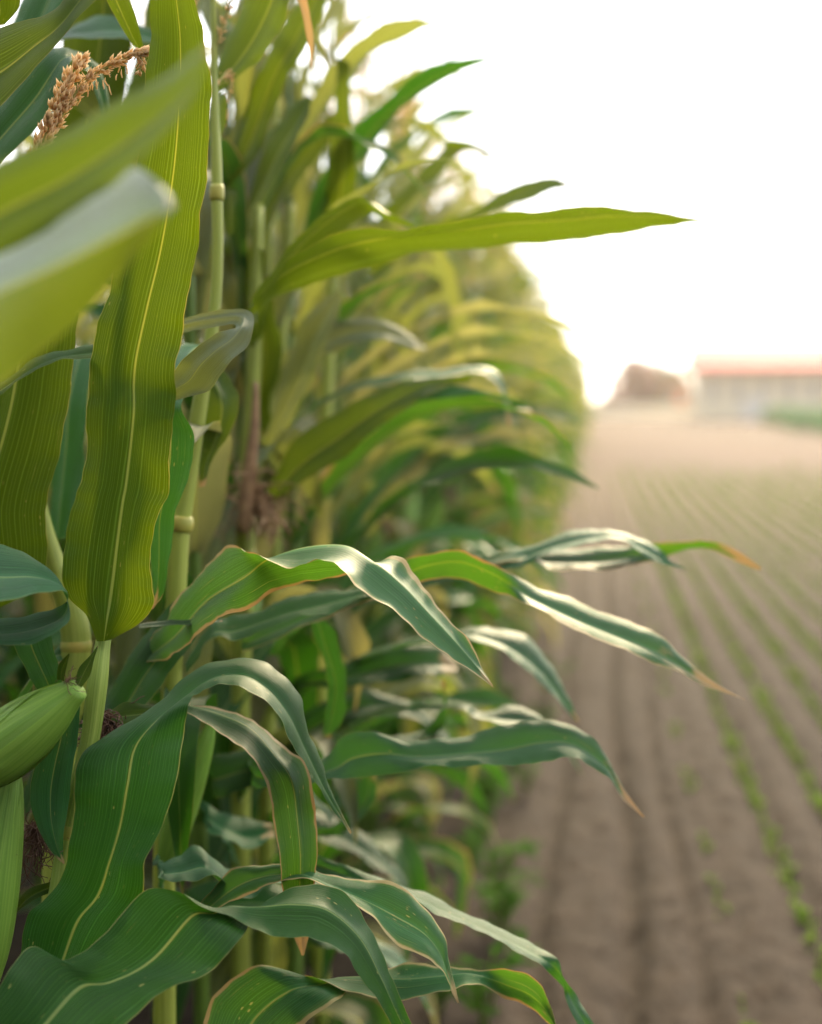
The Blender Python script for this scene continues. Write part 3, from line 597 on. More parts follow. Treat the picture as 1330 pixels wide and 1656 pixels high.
hero_leaf(PD, [(410, 482, 436, 478, 1.98, 2.02), (448, 425, 482, 432, 1.96, 2.02), (500, 366, 534, 388, 1.95, 2.02), (547, 330, 576, 362, 1.96, 2.04), (586, 322, 604, 342, 1.98, 2.06), (622, 340, 626, 356, 2.0, 2.06), (668, 364, 667, 370, 2.04, 2.06)], LEAF_UP, fold=.08, seed=43, base=at_y(pD, 560, 2.2))
hero_leaf(PD, [(400, 1020, 402, 1052, 1.97, 1.92), (520, 968, 524, 1000, 1.93, 1.86), (600, 935, 605, 970, 1.88, 1.81), (652, 906, 655, 950, 1.80, 1.79), (690, 895, 694, 940, 1.76, 1.79), (746, 892, 742, 935, 1.75, 1.80), (786, 906, 802, 957, 1.76, 1.80), (832, 930, 836, 968, 1.79, 1.77), (874, 950, 866, 984, 1.82, 1.75), (942, 976, 932, 1018, 1.82, 1.74), (1025, 1008, 1012, 1053, 1.81, 1.74), (1070, 1030, 1058, 1071, 1.80, 1.75), (1108, 1063, 1096, 1087, 1.79, 1.76), (1147, 1098, 1140, 1109, 1.78, 1.77), (1205, 1132, 1203, 1130, 1.78, 1.78)],
    LEAF_EDGE, fold=.08, seed=45, ripple=.0014, base=at_y(pD, 1080, 2.2), label='long green blade sloping down over the bare soil')
hero_leaf(PD, [(418, 1240, 425, 1275, 1.82, 1.78), (520, 1225, 536, 1262, 1.79, 1.74), (560, 1190, 577, 1258, 1.78, 1.74), (603, 1182, 642, 1250, 1.77, 1.73), (660, 1199, 702, 1240, 1.77, 1.73), (730, 1192, 762, 1238, 1.78, 1.73), (800, 1178, 832, 1238, 1.79, 1.73), (860, 1164, 882, 1230, 1.79, 1.73), (915, 1168, 920, 1226, 1.79, 1.74), (957, 1195, 955, 1237, 1.79, 1.75), (988, 1233, 985, 1258, 1.78, 1.76), (1012, 1280, 1007, 1292, 1.78, 1.77), (1043, 1322, 1040, 1321, 1.78, 1.78)],
    LEAF_COOL, fold=.08, seed=47, ripple=.0018, base=at_y(pD, 1290, 2.2), label='waxy green blade arching down to a thin tip above the soil')
silk_mesh(P(408, 790, 2.16), (0.05, 0, -.4), .10, .022, 90, PD, SILK_PALE, 4, .0012, PD.location)
mdr = MB(); mdr.add(*tube(catmull(np.array([P(414, 618, 2.14), P(412, 690, 2.14), P(404, 760, 2.14), P(396, 830, 2.14), P(394, 862, 2.14)]), np.linspace(0, 4, 20)), np.interp(np.linspace(0, 1, 20), [0, .3, .6, .85, 1], [.004, .008, .012, .010, .004]), 9))
o = mdr.build('withered_sheath', SILK_PALE, PD, PD.location)

PE, pE, rE = hero_plant([(470, 330, 14), (452, 600, 20), (446, 760, 22), (440, 1000, 26), (432, 1200, 26)], 2.45, 'soft corn plant whose bleached tipped blade reaches over the seedling rows', mat=STALK_UP)
hero_leaf(PE, [(805, 893, 834, 908, 2.12, 2.02), (874, 888, 894, 920, 2.10, 2.0), (962, 886, 963, 922, 2.08, 2.0), (1030, 880, 1040, 911, 2.05, 2.02), (1090, 876, 1092, 896, 2.02, 2.06), (1142, 876, 1142, 885, 2.0, 2.03), (1170, 880, 1165, 895, 2.0, 2.0), (1200, 895, 1192, 908, 2.0, 2.0), (1232, 919, 1229, 922, 2.0, 2.0)],
    LEAF_EDGE, fold=.07, seed=51, base=P(500, 1020, 2.4), label='blade with a bleached tip reaching right over the seedling rows')
hero_leaf(PE, [(800, 905, 812, 925, 2.08, 2.02), (855, 882, 870, 902, 2.08, 1.98), (942, 857, 930, 883, 2.06, 1.97), (1000, 859, 992, 872, 2.04, 1.97), (1050, 879, 1038, 894, 2.02, 1.97), (1089, 907, 1072, 912, 2.01, 1.98), (1114, 922, 1110, 922, 2.0, 2.0)], LEAF_COOL, fold=.07, seed=53, base=P(500, 1020, 2.4), label='pale blade crossing over the bleached tip blade')
hero_leaf(PE, [(740, 1020, 735, 1030, 2.08, 2.0), (800, 1014, 795, 1045, 2.08, 1.98), (850, 1030, 838, 1072, 2.08, 1.98), (889, 1070, 872, 1100, 2.07, 2.0), (912, 1112, 900, 1132, 2.06, 2.02), (937, 1168, 933, 1166, 2.05, 2.05)], LEAF_COOL, fold=.09, seed=55, base=P(480, 1120, 2.4))
hero_leaf(PE, [(735, 1138, 737, 1146, 2.05, 2.02), (775, 1150, 772, 1160, 2.06, 2.0), (822, 1141, 830, 1176, 2.07, 2.0), (860, 1150, 872, 1178, 2.07, 2.02), (890, 1172, 892, 1176, 2.06, 2.04)], LEAF_COOL, fold=.09, seed=57, base=P(500, 1200, 2.4))
hero_leaf(PE, [(435, 792, 448, 805, 2.2, 2.15), (468, 722, 502, 772, 2.18, 2.12), (520, 680, 562, 735, 2.18, 2.12), (580, 648, 622, 684, 2.18, 2.14), (640, 620, 668, 655, 2.2, 2.16), (700, 612, 705, 628, 2.22, 2.2), (760, 606, 762, 618, 2.24, 2.26)], LEAF_UP, fold=.08, seed=59, base=at_y(pE, 830, 2.45))
hero_leaf(PE, [(620, 608, 640, 618, 2.40, 2.3), (700, 598, 705, 612, 2.40, 2.3), (765, 592, 770, 604, 2.4, 2.32), (800, 600, 795, 612, 2.4, 2.34), (820, 630, 812, 638, 2.4, 2.36), (826, 690, 822, 690, 2.4, 2.4)], LEAF_EDGE, fold=.07, seed=61, base=at_y(pE, 700, 2.45))

# low blades at the foot of the row
hero_leaf(PD, [(560, 1400, 566, 1430, 1.75, 1.7), (652, 1433, 655, 1448, 1.72, 1.66), (720, 1459, 718, 1482, 1.72, 1.65), (782, 1490, 778, 1508, 1.71, 1.65), (862, 1526, 852, 1545, 1.70, 1.65), (900, 1548, 884, 1570, 1.67, 1.66), (912, 1578, 908, 1592, 1.65, 1.67), (935, 1614, 918, 1622, 1.67, 1.65), (958, 1650, 942, 1668, 1.66, 1.65), (985, 1705, 982, 1708, 1.66, 1.66)], LEAF_COOL, fold=.07, seed=63, base=P(420, 1420, 2.1), label='narrow waxy blade bending down across the soil')
hero_leaf(PC, [(318, 1700, 425, 1730, 1.58, 1.52), (344, 1612, 472, 1678, 1.6, 1.53), (410, 1566, 536, 1622, 1.6, 1.54), (480, 1574, 566, 1600, 1.59, 1.58), (556, 1598, 602, 1574, 1.56, 1.62), (640, 1618, 660, 1560, 1.56, 1.62), (715, 1605, 722, 1560, 1.57, 1.62), (762, 1588, 764, 1570, 1.58, 1.62), (815, 1612, 822, 1567, 1.62, 1.60), (860, 1632, 866, 1586, 1.62, 1.60), (896, 1668, 894, 1632, 1.62, 1.61), (912, 1705, 908, 1700, 1.62, 1.62)], LEAF_EDGE, fold=.07, seed=65, ripple=.002, base=P(280, 1800, 1.74), label='lowest blade with green turned up end and spotted margin')
hero_leaf(PC, [(250, 1395, 262, 1420, 1.68, 1.62), (285, 1380, 300, 1425, 1.68, 1.6), (322, 1370, 345, 1420, 1.68, 1.6), (365, 1405, 372, 1440, 1.67, 1.6), (410, 1405, 412, 1445, 1.67, 1.62), (445, 1400, 450, 1430, 1.67, 1.65), (470, 1440, 470, 1450, 1.67, 1.67)], LEAF_COOL, fold=.09, seed=67, ripple=.004, base=P(262, 1440, 1.76))

for i, (pl, st, mt_, bs_) in enumerate((
    (PD, [(500, 998, 526, 1003, 1.98, 1.94), (515, 1050, 549, 1050, 1.98, 1.94), (531, 1100, 562, 1100, 1.98, 1.94), (528, 1150, 556, 1152, 1.98, 1.95), (520, 1192, 538, 1194, 1.98, 1.96)], LEAF_COOL, P(440, 1060, 2.15)),
    (PC, [(380, 998, 386, 1032, 1.84, 1.78), (460, 970, 470, 1003, 1.84, 1.77), (530, 955, 540, 986, 1.84, 1.78), (602, 948, 600, 962, 1.85, 1.82)], LEAF, P(300, 1080, 1.78)),
    (PE, [(540, 1080, 552, 1112, 2.25, 2.18), (640, 1040, 650, 1100, 2.25, 2.17), (702, 1044, 706, 1092, 2.25, 2.18), (742, 1072, 739, 1086, 2.25, 2.22)], LEAF, P(440, 1150, 2.45)),
    (PE, [(600, 1190, 602, 1203, 2.12, 2.08), (680, 1183, 685, 1199, 2.12, 2.08), (711, 1150, 722, 1160, 2.12, 2.1), (716, 1100, 721, 1100, 2.12, 2.1)], LEAF_COOL, P(440, 1240, 2.45)),
    (PE, [(535, 1335, 556, 1348, 2.15, 2.1), (572, 1290, 602, 1302, 2.15, 2.1), (585, 1236, 606, 1244, 2.16, 2.12)], LEAF_COOL, P(440, 1400, 2.45)),
    (PD, [(320, 1292, 335, 1342, 1.95, 1.88), (395, 1325, 398, 1372, 1.95, 1.88), (440, 1328, 445, 1352, 1.95, 1.92)], LEAF_COOL, P(385, 1400, 2.2)),
    (PD, [(330, 1230, 350, 1290, 2.0, 1.94), (410, 1210, 430, 1268, 2.0, 1.94), (480, 1250, 486, 1288, 2.0, 1.95), (540, 1320, 535, 1330, 2.0, 1.97)], LEAF, P(390, 1290, 2.2)),
    (PD, [(300, 1440, 330, 1500, 2.0, 1.92), (400, 1420, 420, 1490, 2.0, 1.92), (480, 1450, 490, 1500, 2.0, 1.93), (560, 1530, 555, 1540, 2.0, 1.96)], LEAF, P(385, 1500, 2.2)),
    (PE, [(480, 1300, 500, 1350, 2.3, 2.22), (560, 1330, 570, 1380, 2.3, 2.22), (640, 1400, 640, 1425, 2.3, 2.24), (680, 1480, 676, 1482, 2.3, 2.28)], LEAF, P(436, 1330, 2.45)),
    (PE, [(470, 1170, 480, 1215, 2.35, 2.28), (560, 1120, 580, 1165, 2.35, 2.28), (650, 1130, 660, 1160, 2.35, 2.3), (730, 1190, 726, 1200, 2.35, 2.32)], LEAF, P(440, 1260, 2.45)),
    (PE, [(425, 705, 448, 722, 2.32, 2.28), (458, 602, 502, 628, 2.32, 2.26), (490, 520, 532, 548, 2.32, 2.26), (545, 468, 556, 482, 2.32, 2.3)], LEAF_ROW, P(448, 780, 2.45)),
    (PD, [(398, 462, 432, 468, 2.25, 2.2), (412, 560, 456, 556, 2.25, 2.2), (410, 640, 442, 640, 2.25, 2.2), (424, 705, 430, 704, 2.25, 2.22)], LEAF_UP, P(412, 400, 2.2)),
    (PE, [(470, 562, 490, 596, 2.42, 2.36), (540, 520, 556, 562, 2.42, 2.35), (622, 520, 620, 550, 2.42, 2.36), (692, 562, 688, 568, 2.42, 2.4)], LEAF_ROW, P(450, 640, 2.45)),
    (PE, [(500, 1480, 515, 1530, 2.2, 2.12), (580, 1500, 590, 1545, 2.2, 2.12), (660, 1560, 660, 1585, 2.2, 2.14), (700, 1640, 696, 1642, 2.2, 2.18)], LEAF_COOL, P(432, 1500, 2.45)))):
    hero_leaf(pl, st, mt_, fold=.08, seed=160+i, ripple=.0025, base=bs_)

# --- left neighbours: ear pointing right, dark hanging blades, blurred blades close to the lens
PB, pB, rB = hero_plant([(40, 288, 12), (18, 380, 16), (-30, 480, 20), (-90, 700, 26), (-110, 960, 30), (-110, 1200, 34), (-110, 1500, 34)], 1.56, 'corn plant at the left photo edge with a fat green ear pointing right')
ear_mesh(P(-75, 1262, 1.45), P(127, 1112, 1.43), .034, HUSK, PB, 6, .45, label='fat ear in a smooth green husk')
for i, st in enumerate(([(92, 1098, 104, 1102, 1.42, 1.42), (95, 1075, 106, 1088, 1.42, 1.42), (112, 1056, 113, 1058, 1.42, 1.42)], [(122, 1104, 132, 1112, 1.43, 1.43), (128, 1080, 146, 1092, 1.44, 1.44), (148, 1058, 152, 1068, 1.45, 1.45), (158, 1044, 159, 1046, 1.46, 1.46)])):
    hero_leaf(PB, st, LEAF_UP, fold=.12, seed=70+i, ripple=.0004, name='husk_tip')
silk_mesh(P(108, 1102, 1.425), (.2, 0, .1), .022, .006, 24, PB, SILK, 5, .00035, PB.location)
hero_leaf(PB, [(-20, 500, 128, 505, 1.63, 1.58), (-40, 560, 122, 560, 1.63, 1.58), (-55, 640, 112, 642, 1.63, 1.58), (-75, 705, 103, 705, 1.63, 1.58), (-95, 775, 85, 772, 1.63, 1.58), (-105, 830, 75, 826, 1.63, 1.58), (-100, 890, 77, 880, 1.63, 1.58), (-80, 950, 68, 928, 1.63, 1.58), (-60, 1010, 40, 965, 1.63, 1.6)], LEAF_UP, fold=.05, seed=73, ripple=.0016, ncross=15, label='wide dark blade hanging at the left edge')
hero_leaf(PB, [(-80, 665, -80, 690, 1.50, 1.48), (0, 618, 0, 640, 1.50, 1.48), (45, 588, 50, 604, 1.51, 1.48), (90, 570, 95, 582, 1.52, 1.48), (145, 557, 148, 578, 1.54, 1.50), (200, 550, 205, 574, 1.57, 1.54), (250, 548, 252, 566, 1.6, 1.58)], LEAF_UP, fold=.08, seed=75)
hero_leaf(PB, [(-120, 890, -120, 968, 1.47, 1.38), (-50, 884, -60, 972, 1.46, 1.37), (5, 884, 5, 972, 1.46, 1.36), (48, 897, 62, 958, 1.46, 1.37), (84, 925, 99, 954, 1.45, 1.39), (107, 962, 110, 968, 1.43, 1.41), (113, 998, 92, 985, 1.40, 1.44), (98, 1022, 55, 990, 1.39, 1.46), (50, 1038, 0, 1000, 1.39, 1.46), (-60, 1046, -70, 1000, 1.40, 1.47)], LEAF_COOL, fold=.05, seed=77, ripple=.0016, sub=12, label='blade curling over and back under itself, pale on top')
hero_leaf(PB, [(18, 1030, 80, 1020, 1.52, 1.50), (25, 1055, 86, 1042, 1.52, 1.50), (42, 1085, 93, 1068, 1.52, 1.5), (60, 1112, 100, 1096, 1.52, 1.5), (80, 1150, 108, 1140, 1.53, 1.52)], LEAF_COOL, fold=.06, seed=79)
hero_leaf(PB, [(85, 1120, 130, 1130, 1.48, 1.465), (72, 1180, 127, 1190, 1.48, 1.465), (57, 1238, 120, 1232, 1.475, 1.465), (49, 1280, 114, 1275, 1.475, 1.465), (55, 1322, 108, 1318, 1.475, 1.465), (72, 1362, 104, 1352, 1.475, 1.465), (90, 1385, 103, 1380, 1.475, 1.47), (104, 1398, 105, 1396, 1.47, 1.47)], LEAF_COOL, fold=-.04, seed=81, ripple=.001, label='short blue green blade with a white rib under the ear')
hero_leaf(PB, [(20, 1470, 24, 1478, 1.5, 1.48), (45, 1438, 50, 1460, 1.5, 1.48), (90, 1424, 92, 1438, 1.5, 1.5)], LEAF_UP, fold=.08, seed=83)
ear_mesh(P(-20, 1600, 1.47), P(26, 1225, 1.49), .021, HUSK, PB, 9, .15)
silk_mesh(P(58, 1335, 1.52), (0, 0, -1), .075, .016, 130, PB, SILK, 7, .0005, PB.location)
silk_mesh(P(172, 1160, 1.56), (.1, 0, -.8), .055, .016, 170, PB, SILK, 8, .0005, PB.location)
mbt = MB(); rs3 = np.random.RandomState(18)
spike(mbt, [P(40, 290, 1.52), P(70, 228, 1.52), P(98, 160, 1.52), P(132, 98, 1.53)], .0088, rs3, 3600, .0082)
spike(mbt, [P(92, 205, 1.52), P(118, 158, 1.52), P(150, 122, 1.52), P(190, 100, 1.52), P(222, 86, 1.52), P(236, 84, 1.52)], .0036, rs3, 2100, .0072)
spike(mbt, [P(222, 86, 1.52), P(230, 98, 1.52), P(226, 116, 1.52)], .0035, rs3, 3000, .0050)
for k in range(46):                                                        # hanging anthers
    f = rs3.rand(); q = (P(60+70*f, 245-140*f, 1.52) if k % 2 else P(120+110*f, 155-68*f, 1.52))+rs3.randn(3)*.004
    l = rs3.uniform(.006, .012); mbt.add(*tube([q, q+[rs3.randn()*.001, rs3.randn()*.001, -l*.5], q+[rs3.randn()*.002, rs3.randn()*.002, -l]], [.0003, .0009, .0007], 5))
mbt.build('tassel', [TASSEL, TASSEL_STEM], PB, PB.location)
hero_leaf(PB, [(-120, 80, -110, 290, 1.48, 1.42), (-60, 55, -50, 225, 1.48, 1.42), (0, 44, 2, 173, 1.48, 1.43), (45, 33, 52, 114, 1.48, 1.44), (82, 18, 92, 72, 1.48, 1.45), (108, -5, 128, 28, 1.48, 1.46), (128, -45, 160, -8, 1.5, 1.48), (150, -95, 175, -70, 1.5, 1.5)], LEAF_UP, fold=.06, seed=87, ripple=.0008)
hero_leaf(PB, [(-70, 230, -50, 345, 1.64, 1.6), (0, 166, 5, 262, 1.64, 1.6), (40, 112, 62, 205, 1.64, 1.6), (72, 82, 98, 140, 1.64, 1.61), (98, 75, 112, 106, 1.66, 1.63), (124, 84, 121, 98, 1.69, 1.65), (150, 97, 138, 110, 1.71, 1.67), (166, 115, 150, 136, 1.72, 1.68), (179, 172, 162, 178, 1.72, 1.70), (182, 230, 172, 230, 1.72, 1.72)], LEAF, fold=.06, seed=89, ripple=.001, label='dark blade arching over behind the tassel')
hero_leaf(PB, [(-60, -90, 45, -90, 1.56, 1.54), (-40, -30, 36, -25, 1.56, 1.54), (-25, 18, 30, 15, 1.56, 1.55), (-15, 44, 8, 40, 1.56, 1.56)], LEAF_UP, seed=91)
hero_leaf(PB, [(160, -40, 200, -40, 1.58, 1.56), (168, -12, 206, -12, 1.58, 1.56), (186, 24, 217, 20, 1.58, 1.56), (206, 60, 229, 60, 1.58, 1.57), (228, 88, 233, 86, 1.58, 1.58)], LEAF_UP, fold=.1, seed=141, ripple=.0006)
hero_leaf(PB, [(60, 75, 60, 90, 1.95, 1.9), (102, 52, 98, 64, 1.95, 1.88), (135, 33, 135, 64, 1.96, 1.87), (185, 27, 188, 61, 1.98, 1.88), (238, 44, 236, 68, 2.0, 1.92), (300, 80, 298, 92, 2.0, 1.96)], LEAF_COOL, fold=.07, seed=143)
hero_leaf(PB, [(60, 330, 120, 340, 2.05, 2.0), (80, 230, 180, 240, 2.05, 2.0), (95, 120, 205, 130, 2.05, 2.0), (110, 20, 215, 30, 2.05, 2.0), (130, -80, 200, -70, 2.05, 2.0)], LEAF_UP, fold=.06, seed=145)
hero_leaf(PB, [(150, 340, 220, 350, 2.2, 2.15), (185, 230, 268, 240, 2.2, 2.15), (215, 110, 300, 130, 2.2, 2.15), (240, 0, 320, 10, 2.2, 2.15), (270, -110, 310, -100, 2.2, 2.15)], LEAF_UP, fold=.06, seed=147)
hero_leaf(PB, [(-20, 120, 30, 150, 1.9, 1.85), (20, 40, 80, 70, 1.9, 1.85), (50, -30, 110, 0, 1.9, 1.85), (90, -110, 130, -90, 1.9, 1.88)], LEAF_COOL, fold=.06, seed=149)
PN, pN, rN = hero_plant([(-330, 150, 22), (-340, 600, 30), (-350, 1100, 34)], 1.02, 'corn plant nearest the lens, its two big blurred blades crossing the upper left')
hero_leaf(PN, [(-200, 400, -200, 545, .97, .94), (-100, 330, -100, 470, .96, .93), (0, 262, 0, 412, .95, .92), (95, 216, 90, 364, .94, .91), (195, 162, 180, 298, .92, .89), (285, 108, 258, 226, .90, .87), (325, 80, 312, 160, .88, .86), (342, 70, 338, 92, .87, .86)], LEAF_UP, fold=.06, seed=93, ripple=.0008, base=at_y(pN, 640, 1.02), label='upper of two large blurred blades')
hero_leaf(PN, [(-200, 500, -200, 690, 1.06, .90, -195, 560, .90), (-100, 455, -100, 660, 1.06, .90, -95, 520, .90), (0, 405, 0, 622, 1.05, .89, 2, 472, .88), (90, 352, 88, 552, .99, .89, 100, 428, .87), (165, 300, 165, 475, .96, .88, 180, 388, .86), (215, 270, 225, 405, .935, .87, 235, 360, .855), (252, 292, 262, 360, .90, .86, 268, 340, .86), (284, 328, 284, 333, .87, .87, 284, 331, .87)], LEAF_WAX, fold=.0, seed=95, ripple=.0006, base=at_y(pN, 800, 1.02), label='lower blurred blade with sky shining on its upper half', bulge=.02)

# --- pale stalk behind the sheath
PF, pF, rF = hero_plant([(30, 300, 12), (40, 600, 16), (62, 800, 22), (92, 920, 34), (116, 985, 46), (124, 1045, 48), (117, 1120, 46), (100, 1250, 44), (90, 1400, 42)], 1.70, 'pale yellow green corn plant with an orange collar, between fat ear and tall blade', nodes=[(122, 1042, 50, 1.7)], mat=STALK_UP)
hero_leaf(PF, [(15, 1150, 60, 1100, 1.66, 1.70), (-20, 1190, 50, 1160, 1.66, 1.68), (-60, 1260, 20, 1230, 1.66, 1.68)], LEAF_EDGE, seed=97, base=at_y(pF, 1060, 1.7))
hero_leaf(PF, [(170, 1130, 200, 1180, 1.74, 1.68), (210, 1060, 250, 1120, 1.74, 1.68), (255, 1000, 290, 1070, 1.75, 1.7), (300, 960, 330, 1010, 1.76, 1.72)], LEAF, seed=99, base=at_y(pF, 1180, 1.7), label='dark blade behind the sheath')
hero_leaf(PF, [(178, 1150, 180, 1165, 1.58, 1.55), (205, 1138, 208, 1170, 1.58, 1.55), (240, 1140, 238, 1162, 1.58, 1.56), (262, 1146, 260, 1150, 1.58, 1.58)], LEAF_UP, seed=101, fold=.1)
hero_leaf(PF, [(95, 640, 140, 655, 1.86, 1.82), (85, 720, 138, 735, 1.86, 1.82), (82, 800, 125, 810, 1.86, 1.82), (85, 870, 105, 872, 1.86, 1.84)], LEAF_COOL, seed=103, base=P(150, 560, 1.9))

# --- blades against the sky, upper middle
PG, pG, rG = hero_plant([(452, -60, 9), (450, 120, 10), (436, 330, 15), (430, 600, 17), (424, 900, 18)], 2.6, 'soft corn plant whose broad upper blades stand against the sky at the top', mat=STALK_UP)
hero_leaf(PG, [(344, 158, 357, 150, 1.86, 1.84), (350, 112, 388, 120, 1.86, 1.82), (368, 62, 424, 93, 1.86, 1.81), (394, 10, 449, 55, 1.86, 1.81), (420, -50, 468, 5, 1.86, 1.81), (450, -120, 485, -60, 1.86, 1.84)], LEAF_UP, seed=111, fold=.06, base=P(352, 235, 1.8), label='broad blade with a yellow margin leaning to the sky')
hero_leaf(PG, [(440, -110, 470, -110, 1.8, 1.78), (468, -30, 492, -25, 1.79, 1.77), (488, 20, 503, 26, 1.78, 1.77), (499, 70, 507, 72, 1.78, 1.77), (503, 112, 504, 112, 1.78, 1.78)], LEAF_DRY, seed=113, fold=.1, label='dry orange drooping tip')
hero_leaf(PG, [(360, 305, 372, 300, 2.16, 2.14), (378, 232, 412, 258, 2.16, 2.12), (398, 170, 438, 200, 2.16, 2.12), (424, 105, 462, 130, 2.16, 2.12), (455, 45, 492, 85, 2.16, 2.12), (488, -5, 528, 5, 2.16, 2.14), (520, -60, 545, -50, 2.16, 2.16)], LEAF_UP, seed=115, fold=.06, base=P(372, 380, 2.1))
hero_leaf(PG, [(362, 402, 388, 412, 2.28, 2.22), (392, 300, 430, 330, 2.28, 2.2), (425, 230, 462, 262, 2.28, 2.2), (462, 185, 490, 208, 2.3, 2.22), (498, 150, 505, 160, 2.3, 2.26)], LEAF_UP, seed=117, fold=.08, base=P(372, 470, 2.3))
hero_leaf(PG, [(420, 345, 440, 358, 2.5, 2.45), (458, 272, 478, 302, 2.5, 2.45), (500, 214, 522, 244, 2.5, 2.46), (548, 172, 556, 190, 2.5, 2.48)], LEAF_UP, seed=119, fold=.08, base=P(405, 480, 2.5))
PH, pH, rH = hero_plant([(548, 190, 10), (540, 420, 16), (530, 620, 20), (522, 800, 24)], 2.7, 'blurred corn plant with one blade bent sharply over against the sky', mat=STALK_UP)
hero_leaf(PH, [(532, 270, 576, 270, 2.42, 2.4), (540, 185, 568, 185, 2.42, 2.4), (545, 118, 566, 120, 2.42, 2.4), (538, 92, 562, 100, 2.42, 2.4), (512, 74, 518, 80, 2.44, 2.44)], LEAF_UP, seed=121, fold=.06, base=P(545, 420, 2.6))
hero_leaf(PH, [(640, 318, 660, 330, 2.7, 2.66), (688, 270, 704, 290, 2.7, 2.66), (722, 230, 742, 250, 2.7, 2.66), (716, 224, 770, 244, 2.68, 2.66), (770, 232, 785, 252, 2.66, 2.64), (818, 261, 816, 263, 2.66, 2.66)], LEAF_UP, seed=123, fold=.05, base=P(600, 420, 2.75))
hero_leaf(PH, [(755, 345, 775, 352, 2.62, 2.6), (815, 308, 838, 330, 2.62, 2.58), (868, 288, 888, 312, 2.62, 2.58), (905, 290, 912, 304, 2.62, 2.6), (932, 303, 932, 304, 2.62, 2.62)], LEAF_UP, seed=125, fold=.07, base=P(600, 440, 2.75), label='pale thin blade against the white sky')

# ================================================================== CORN FIELD: procedural plants copied along the rows
def plant_leaf(rs, z0, az, L, wmax, elev, droop, n=15, nc=7, twist=.5):
    t = np.linspace(0, 1, n); ds = L/(n-1)
    ang = R(elev)-droop*t**1.6*2.2; tw = rs.uniform(-twist, twist)*t*1.6; az_ = az+rs.uniform(-.4, .4)*t**2
    if rs.rand() < .48:
        kt = rs.uniform(.35, .7); ang = ang-R(rs.uniform(45, 100))*1/(1+np.exp(-(t-kt)*26))
        ang = np.maximum(ang, R(-95))
    dx = np.cos(ang)*np.cos(az_); dy = np.cos(ang)*np.sin(az_); dz = np.sin(ang)
    d = np.stack([dx, dy, dz], 1); M = np.vstack([[0, 0, z0], [0, 0, z0]+np.cumsum(d[:-1]*ds, 0)])
    side = np.stack([-np.sin(az_), np.cos(az_), 0*t], 1); N = np.cross(side, d)*-1
    w = wmax*np.interp(t, [0, .06, .2, .5, .75, .92, 1], [.35, .6, .92, 1, .72, .28, .02])/2
    sd = side*np.cos(tw)[:, None]+N*np.sin(tw)[:, None]; nn = np.cross(d, sd)
    A = M-sd*w[:, None]+nn*(w*.35)[:, None]; B = M+sd*w[:, None]+nn*(w*.35)[:, None]
    return sheet(A, M, B, nc, -.05, .006, rs.randint(9999), .11)

